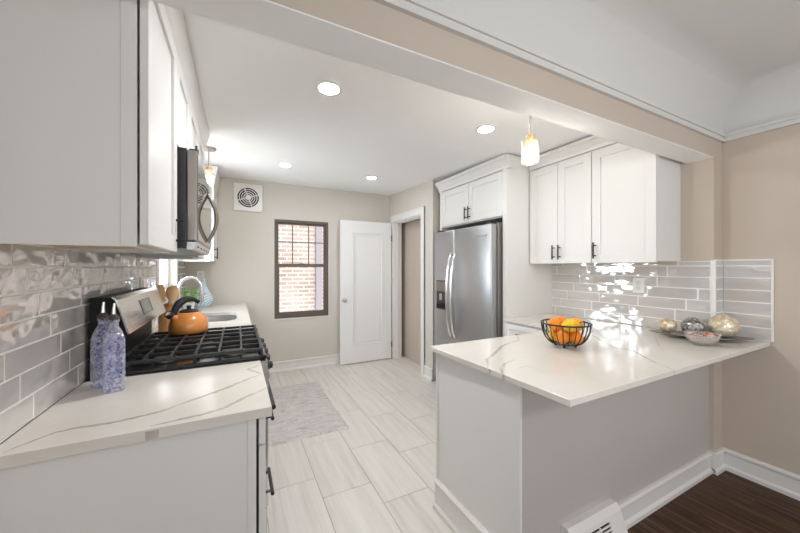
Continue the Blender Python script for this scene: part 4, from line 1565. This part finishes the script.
for k in (-0.03, -0.01, 0.01, 0.03):
    l_ = (0.052 ** 2 - k * k) ** 0.5
    q.tube([(FX - l_, FY + k, FZ + 0.016), (FX + l_, FY + k, FZ + 0.016)], 0.002, 6)
q.build('bottom_wires', M['black'], fb, True)
for a in (0.5, 2.07, 3.64, 5.21):
    q = B(); q.ball((FX + 0.05 * math.cos(a), FY + 0.05 * math.sin(a), FZ + 0.0075), 0.007, 0.007, 0.0075, 12, 8); q.build('foot', M['black'], fb, True)


def peel(name, col, col2):
    m = mat(name, col, 0.42, 0, 0.45)
    ns, ls, b = nt(m)
    v, g = coords(ns, ls)
    n = node(ns, 'ShaderNodeTexNoise', Scale=14.0, Detail=2.0)
    ls.new(v, n.inputs['Vector'])
    ls.new(ramp(ns, ls, n.outputs['Fac'], [(0.35, col2), (0.65, col)]), b.inputs['Base Color'])
    f = node(ns, 'ShaderNodeTexVoronoi', Scale=420.0)
    ls.new(v, f.inputs['Vector'])
    bump(ns, ls, b, f.outputs['Distance'], 0.25, 0.002)
    b.inputs['Subsurface Weight'].default_value = 0.08
    return m


M['orange'] = peel('orange_peel', (0.90, 0.29, 0.012), (0.82, 0.22, 0.006))
M['lemon'] = peel('lemon_peel', (0.90, 0.56, 0.03), (0.86, 0.46, 0.02))
M['tang'] = peel('tangerine_peel', (0.92, 0.40, 0.02), (0.86, 0.32, 0.012))
M['stalk'] = mat('fruit_stalk', (0.10, 0.10, 0.03), 0.8)
# camera direction in plan, used only to decide which fruit sits on which side of the pile
def fruit(kind, label, ang, rad, z, rot, mt, grp):
    x_, y_ = FX + rad * math.cos(R(ang)), FY + rad * math.sin(R(ang))
    th = thing(kind, label, kind, (x_, y_, FZ + z), 0, grp)
    th.rotation_euler = rot
    if z < 0.1:
        th.scale = (0.95, 0.95, 0.95)
    q = B()
    if kind == 'lemon':
        q.lathe([(0.001, -0.046), (0.008, -0.044), (0.020, -0.036), (0.033, -0.018), (0.0365, 0.0), (0.033, 0.018), (0.020, 0.035), (0.010, 0.042), (0.006, 0.047), (0.001, 0.048)], (0, 0, 0), 28)
    else:
        q.lathe([(0.001, -0.036), (0.014, -0.0355), (0.027, -0.028), (0.037, -0.012), (0.039, 0.002), (0.036, 0.016), (0.027, 0.028), (0.014, 0.035), (0.006, 0.0355), (0.001, 0.034)], (0, 0, 0), 28)
    q.build('peel', mt, th, True, local=True)
    q = B(); q.lathe([(0.004, 0.0335), (0.005, 0.037), (0.002, 0.038)] if kind != 'lemon' else [(0.004, -0.0445), (0.004, -0.047), (0.002, -0.048)], (0, 0, 0), 10)
    q.build('stem_end', M['stalk'], th, True, local=True)
    return th
GF = 'citrus in the wire basket'
fruit('orange', 'deep orange fruit at the top left of the wire basket', 150, 0.0555, 0.124, (0.3, 0.5, 0), M['orange'], GF)
fruit('orange', 'yellow-orange fruit with a visible stem end, top right in the wire basket', 330, 0.0555, 0.123, (1.0, -0.5, 0.2), M['tang'], GF)
fruit('orange', 'orange at the top back of the basket, peeking behind the yellow-orange one', 60, 0.0555, 0.123, (0.1, 0.3, 1), M['orange'], GF)
fruit('lemon', 'yellow lemon on top at the front of the wire basket, between the two oranges', 240, 0.0575, 0.129, (0, 1.5, R(150)), M['lemon'], GF)
fruit('orange', 'orange low at the front left of the basket, under the lemon', 195, 0.054, 0.0595, (0.4, 0.6, 0), M['orange'], GF)
fruit('orange', 'orange low at the front right of the basket, under the yellow-orange one', 285, 0.054, 0.0595, (0.9, 0.6, 0), M['orange'], GF)
fruit('lemon', 'yellow lemon low at the left of the wire basket, under the deep orange fruit', 105, 0.055, 0.057, (0, 1.5, R(15)), M['lemon'], GF)
fruit('lemon', 'yellow lemon low at the far right of the wire basket, mostly behind wires', 15, 0.055, 0.057, (0, 1.5, R(105)), M['lemon'], GF)

# ------------------------------------------------------------------ tray with mosaic balls, bowl
A_, C_ = Vector((2.475, 1.165, 0)), Vector((2.755, 0.750, 0))
A_, C_ = A_ + Vector((-0.037, -0.025, 0)), C_ + Vector((-0.037, -0.025, 0))
mid = (A_ + C_) / 2
ln = (C_ - A_).length
ang = math.atan2((C_ - A_).y, (C_ - A_).x)
q = B()
rows = []
N1, N2 = 28, 10
for side in (0, 1):
    grid = []
    for i in range(N1 + 1):
        u_ = -1 + 2 * i / N1
        wv_ = 0.098 * max(0.0, 1 - abs(u_) ** 2.2) ** 0.8 + 0.002
        row = []
        for j in range(N2 + 1):
            t_ = -1 + 2 * j / N2
            z_ = 0.003 + 0.024 * abs(u_) ** 2.4 + 0.022 * t_ * t_ * (1 - abs(u_) ** 2) + (0.0028 if side else 0)
            row.append(q.bm.verts.new((u_ * ln / 2, wv_ * t_, z_)))
        grid.append(row)
    rows.append(grid)
for side, gd in enumerate(rows):
    for i in range(N1):
        for j in range(N2):
            f = (gd[i][j], gd[i + 1][j], gd[i + 1][j + 1], gd[i][j + 1])
            q.bm.faces.new(f if side else f[::-1])
for i in range(N1):
    for j in (0, N2):
        f = (rows[0][i][j], rows[0][i + 1][j], rows[1][i + 1][j], rows[1][i][j])
        q.bm.faces.new(f if j == 0 else f[::-1])
for j in range(N2):
    for i in (0, N1):
        f = (rows[0][i][j], rows[0][i][j + 1], rows[1][i][j + 1], rows[1][i][j])
        q.bm.faces.new(f)
bmesh.ops.recalc_face_normals(q.bm, faces=q.bm.faces[:])
tr = q.build('serving_tray', mat('pewter', (0.27, 0.24, 0.21), 0.38, 0.8), None, True)
tr.location = (mid.x, mid.y, 0.9115)
tr.rotation_euler = (0, 0, ang)
tag(tr, 'long boat-shaped pewter tray under the three mosaic balls', 'tray')


def mosaic(name, c1, c2, scale, metal):
    m = mat(name, c1, 0.16, metal, 0.7)
    ns, ls, b = nt(m)
    tc = ns.new('ShaderNodeTexCoord')
    vo = node(ns, 'ShaderNodeTexVoronoi', Scale=scale)
    ls.new(tc.outputs['Object'], vo.inputs['Vector'])
    sp = ns.new('ShaderNodeSeparateColor')
    ls.new(vo.outputs['Color'], sp.inputs[0])
    ls.new(ramp(ns, ls, sp.outputs[0], [(0.0, c1), (1.0, c2)]), b.inputs['Base Color'])
    de = node(ns, 'ShaderNodeTexVoronoi', feature='DISTANCE_TO_EDGE', Scale=scale)
    ls.new(tc.outputs['Object'], de.inputs['Vector'])
    mr = node(ns, 'ShaderNodeMapRange')
    mr.inputs['From Max'].default_value = 0.12
    ls.new(de.outputs['Distance'], mr.inputs['Value'])
    bump(ns, ls, b, mr.outputs['Result'], 0.5, 0.003)
    return m


def deco(label, t_, off, r_, rz_, mt, grp='mosaic balls on the pewter tray'):
    d_ = (C_ - A_).normalized()
    nrm = Vector((-d_.y, d_.x, 0))
    p = mid + d_ * t_ + nrm * off
    q = B()
    q.ball((0, 0, 0), r_, r_, rz_, 36, 24)
    o = q.build('mosaic_ball', mt, None, True)
    zt = 0.9180 + 0.003 + 0.024 * abs(2 * t_ / ln) ** 2.4 + 0.0028
    o.location = (p.x, p.y, zt + rz_ + 0.0008)
    tag(o, label, 'decorative ball', grp)
deco('smallest mosaic ball, gold, at the left end of the pewter tray', -0.148, 0.028, 0.048, 0.047, mosaic('gold_mosaic', (0.55, 0.38, 0.20), (0.92, 0.83, 0.66), 60, 0.5))
deco('dark silver mosaic ball in the middle of the pewter tray', -0.022, 0.036, 0.059, 0.057, mosaic('silver_mosaic', (0.10, 0.09, 0.08), (0.74, 0.70, 0.66), 80, 0.6))
deco('largest mosaic ball, pale gold, at the right end of the pewter tray', 0.120, 0.026, 0.071, 0.070, mosaic('pale_gold_mosaic', (0.66, 0.50, 0.30), (0.94, 0.87, 0.72), 55, 0.45))

BX, BY = 2.385, 0.850
bo = thing('glass_bowl', 'clear glass bowl of potpourri in front of the pewter tray', 'bowl', (BX, BY, 0.9145))
q = B(); q.lathe([(0.002, 0.0), (0.032, 0.0), (0.052, 0.012), (0.071, 0.036), (0.080, 0.060), (0.082, 0.064), (0.077, 0.061), (0.067, 0.038), (0.049, 0.016), (0.030, 0.006), (0.002, 0.005)], (BX, BY, 0.9145), 40, cap=False); q.build('bowl', M['bowl'], bo, True)
random.seed(23)
q = B()
q.lathe([(0.002, 0.012), (0.042, 0.018), (0.062, 0.040), (0.058, 0.048), (0.002, 0.054)], (BX, BY, 0.9145), 24)
for i in range(60):
    a = random.uniform(0, 2 * PI); r_ = 0.058 * math.sqrt(random.random())
    q.ball((BX + r_ * math.cos(a), BY + r_ * math.sin(a), 0.9145 + 0.053 + random.uniform(0, 0.010)), random.uniform(0.006, 0.012), random.uniform(0.006, 0.012), random.uniform(0.003, 0.006), 8, 6)
m = mat('potpourri', (0.5, 0.3, 0.25), 0.8)
ns, ls, b = nt(m)
g = ns.new('ShaderNodeNewGeometry')
r_ = ns.new('ShaderNodeValToRGB')
r_.color_ramp.interpolation = 'CONSTANT'
e = r_.color_ramp.elements
e[0].color = (0.62, 0.52, 0.46, 1)
e[1].position = 0.35
e[1].color = (0.55, 0.10, 0.05, 1)
x = e.new(0.55); x.color = (0.70, 0.62, 0.56, 1)
x = e.new(0.75); x.color = (0.16, 0.10, 0.08, 1)
x = e.new(0.86); x.color = (0.66, 0.22, 0.12, 1)
ls.new(g.outputs['Random Per Island'], r_.inputs['Fac'])
ls.new(r_.outputs['Color'], b.inputs['Base Color'])
pp = q.build('potpourri', m, bo, True)
pp['kind'] = 'stuff'

# ------------------------------------------------------------------ floor register
vx0, vx1 = 1.275, 1.640
fv = thing('floor_register', 'white metal air register set into the peninsula baseboard', 'vent', ((vx0 + vx1) / 2, 0.9, ZF))
q = B()
q.prism([(0.934, ZF), (0.835, ZF), (0.835, ZF + 0.02), (0.885, 0.195), (0.905, 0.222), (0.934, 0.222)], vx0, vx1, axis='x')
q.build('housing', M['trim'], fv)
def on_slope(u0, u1, f0, f1, t_, nm, mt):
    a = (0.835 + 0.05 * f0, ZF + 0.02 + (0.195 - ZF - 0.02) * f0)
    c = (0.835 + 0.05 * f1, ZF + 0.02 + (0.195 - ZF - 0.02) * f1)
    q = B()
    q.prism([a, (a[0] - t_, a[1] + t_ * 0.35), (c[0] - t_, c[1] + t_ * 0.35), c], u0, u1, axis='x')
    return q.build(nm, mt, fv)
on_slope(vx0 + 0.03, vx1 - 0.10, 0.12, 0.88, 0.0012, 'dark_opening', M['dark'])
for k in range(7):
    f0 = 0.12 + k * 0.11
    on_slope(vx0 + 0.03, vx1 - 0.10, f0, f0 + 0.055, 0.005, 'louver', M['trim'])
for k in range(4):
    u_ = vx0 + 0.03 + k * 0.075
    on_slope(u_, u_ + 0.008, 0.12, 0.88, 0.006, 'rib', M['trim'])
